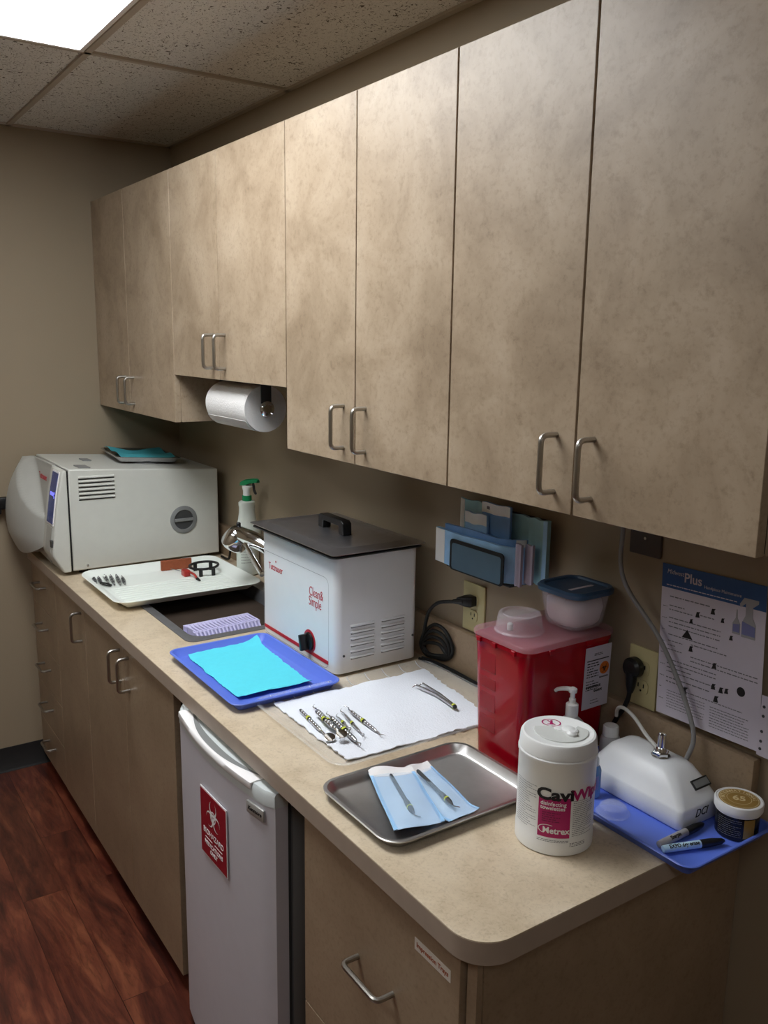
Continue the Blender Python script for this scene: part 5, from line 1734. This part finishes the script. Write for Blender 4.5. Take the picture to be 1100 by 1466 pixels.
# loose hanging edge
bm = nb()
n = 24
A_ = []
for i in range(n + 1):
    x = ra + (rb - ra) * .97 * i / n
    e = .004 * math.sin(i * 1.7) + .002 * math.sin(i * 3.1)
    A_.append([Vector((x, ry - rr_ * math.sin(R(q_)) * 1.015, rz_ - rr_ * math.cos(R(q_)) * 1.015 - (0 if q_ > -10 else 0))) for q_ in (60, 50, 40, 30, 20 + e * 300)])
loft(bm, [[*a_, *[p + Vector((0, .0006, .0008)) for p in reversed(a_)]] for a_ in A_])
make('loose_sheet', bm, 'roll', t)
t = thing('towel_holder', (1.17, -0.242, 1.62), 'chrome and black bracket carrying the paper towel roll', 'towel holder')
for x in (1.314, 1.028):
    s = 1 if x > 1.2 else -1
    bm = nb()
    box(bm, x, x + .004, ry - .016, ry + .016, rz_, 1.6225, .0008, 1)
    bk = make('bracket', bm, 'dgrey', t)
    bm = nb()
    lathe(bm, [(.0225, 0), (.0225, .005), (.018, .009), (.010, .010)], (0, 0, 0), 24, face_px(x + .004, ry, rz_) if s > 0 else face_px(x - .010, ry, rz_))
    for k in range(5):
        a = 2 * PI * k / 5 + .3
        box(bm, -.004, .004, .012, .020, .004, .0105, .001, 1, mat4=(face_px(x + .004, ry, rz_) if s > 0 else face_px(x - .010, ry, rz_)) @ Matrix.Rotation(a, 4, 'Z'))
    make('end_knob', bm, 'chrome', bk)
make('mounting_bar', B(1.028, 1.318, ry - .012, ry + .012, 1.6185, 1.6228), 'dgrey', t, smooth=False)

# ============================================================ MINI FRIDGE
t = thing('mini_fridge', (1.885, -0.35, 0), 'white undercounter mini fridge with a red sign on its door', 'fridge')
gx0, gx1 = 1.636, 2.140
make('cabinet', B(gx0 + .004, gx1 - .004, -.602, -.06, .012, .852, .004, 2), 'fgrey', t)
for x in (gx0 + .05, gx1 - .05):
    for y in (-.56, -.10):
        make('foot', lathe(nb(), [(.015, 0), (.015, .013)], (x, y, 0), 14), 'blkr', t)
make('gasket', B(gx0 + .010, gx1 - .010, -.6135, -.6025, .034, .845), 'dgrey', t, smooth=False)
# bowed door: bulge 22 mm in the middle
def door_outline(off=0.0, yb=-.614):
    pts = []
    n = 20
    for i in range(n + 1):
        u = i / n
        x = gx0 + (gx1 - gx0) * u
        y = -.650 - .024 * math.sin(PI * u) ** .9 - off
        if i == 0 or i == n: y += .008
        pts.append((x, y))
    pts += [(gx1 + off * .2, yb), (gx0 - off * .2, yb)]
    return pts
bm = nb()
loft(bm, [[Vector((x, y, z)) for x, y in door_outline()] for z in (.036, .830)])
dr = make('door', bm, 'fridge', t, angle=40)
bm = nb()
o1 = door_outline(.0012)
loft(bm, [[Vector((x, y, z)) for x, y in o1] for z in (.8302, .8550)] + [[Vector((x, y + (.004 if y < -.62 else 0), .8620)) for x, y in o1]])
tc = make('door_top_cap', bm, 'fridgew', t, angle=30)
# handle scoop: dark-edged recess band and white blade on the front upper edge
bm = nb()
n = 26
rg = []
for i in range(n + 1):
    u = i / n
    x = gx0 + .035 + (gx1 - gx0 - .10) * u
    uu = (x - gx0) / (gx1 - gx0)
    yf_ = -.650 - .024 * math.sin(PI * uu) ** .9 - .0045
    wd = .008 + .030 * (1 - math.sin(PI * u)) ** 1.3 * (1 if u > .03 else .5)
    z0_ = .8625
    rg.append([Vector((x, yf_ + .001, .848)), Vector((x, yf_ - .002, .852)), Vector((x, yf_, z0_ + .001)), Vector((x, yf_ + wd * .4, z0_ + .003)), Vector((x, yf_ + wd, z0_ + .0005)), Vector((x, yf_ + wd, z0_ - .001)), Vector((x, yf_ + .003, z0_ - .002))])
loft(bm, rg)
make('door_handle', bm, 'prt', t, angle=60)
bm = nb(); rg = []
for i in range(n + 1):
    u = .04 + .92 * i / n
    x = gx0 + .035 + (gx1 - gx0 - .10) * u
    uu = (x - gx0) / (gx1 - gx0)
    yf_ = -.650 - .024 * math.sin(PI * uu) ** .9 - .0045
    w0 = .008 + .030 * (1 - math.sin(PI * u)) ** 1.3 - .002
    w1 = w0 + .004 + .016 * math.sin(PI * u)
    rg.append([Vector((x, yf_ + w0, .8600)), Vector((x, yf_ + w0, .8624)), Vector((x, yf_ + w1, .8624)), Vector((x, yf_ + w1, .8600))])
loft(bm, rg)
make('handle_recess', bm, 'grey', t)
bm = nb()
lathe(bm, [(.018, 0), (.018, .010), (.014, .0125)], (1.664, -.632, .8622), 24, sy=.8)
make('hinge_cap', bm, 'fridgew', t)
def yd(x, off=0.0):
    u = (x - gx0) / (gx1 - gx0)
    return -.650 - .024 * math.sin(PI * u) ** .9 - off
# name badge
bx0, bx1 = 2.072, 2.146
sb = math.atan2(yd(2.118) - yd(2.075), .043)
cb = (2.090, yd(2.090) - .0005)
Mb = Matrix.Translation((cb[0], cb[1], .8085)) @ Matrix.Rotation(sb, 4, 'Z') @ face_my(0, 0, 0)
bm = nb(); box(bm, -.030, .030, -.013, .013, 0, .005, .0015, 2, mat4=Mb)
bd = make('name_badge', bm, 'badge', t)
bm = text(nb(), 'Kenmore', .0125, Mb @ Matrix.Translation((0, 0, .0052)), bold=.0003, shear=.2)
make('badge_lettering', bm, 'ink', bd, smooth=False)

# red biohazard sign on the door
t = thing('warning_sign', (1.908, yd(1.908, .001), .595), 'dark red biohazard medications sign stuck on the mini fridge door', 'sign')
s0x, s1x = 1.838, 1.976
sa = math.atan2(yd(s1x) - yd(s0x), s1x - s0x)
Ms = Matrix.Translation((1.907, min(yd(s0x), yd(s1x), yd(1.907)) - .0012, .676)) @ Matrix.Rotation(sa, 4, 'Z') @ face_my(0, 0, 0)
bm = nb(); box(bm, -.0690, .0690, -.081, .081, 0, .0022, .0005, 1, mat4=Ms)
make('board', bm, 'prt', t, smooth=False)
bm = nb(); box(bm, -.0670, .0670, -.079, .077, .0022, .0026, mat4=Ms)
make('red_face', bm, 'redsign', t, smooth=False)
bm = nb()
crescent(bm, Ms @ Matrix.Translation((0, .030, .0028)), .040)
text(bm, 'BIOHAZARD', .0185, Ms @ Matrix.Translation((0, -.019, .0028)), bold=.0001, sx=1.02)
box(bm, -.045, -.006, -.0345, -.0330, .0026, .0030, mat4=Ms); box(bm, .006, .045, -.0345, -.0330, .0026, .0030, mat4=Ms)
text(bm, 'MEDICATIONS', .0145, Ms @ Matrix.Translation((0, -.047, .0028)), bold=.0001, sx=1.0)
text(bm, 'ONLY', .0145, Ms @ Matrix.Translation((0, -.062, .0028)), bold=.0001)
make('lettering', bm, 'prt', t, smooth=False, recalc=False)
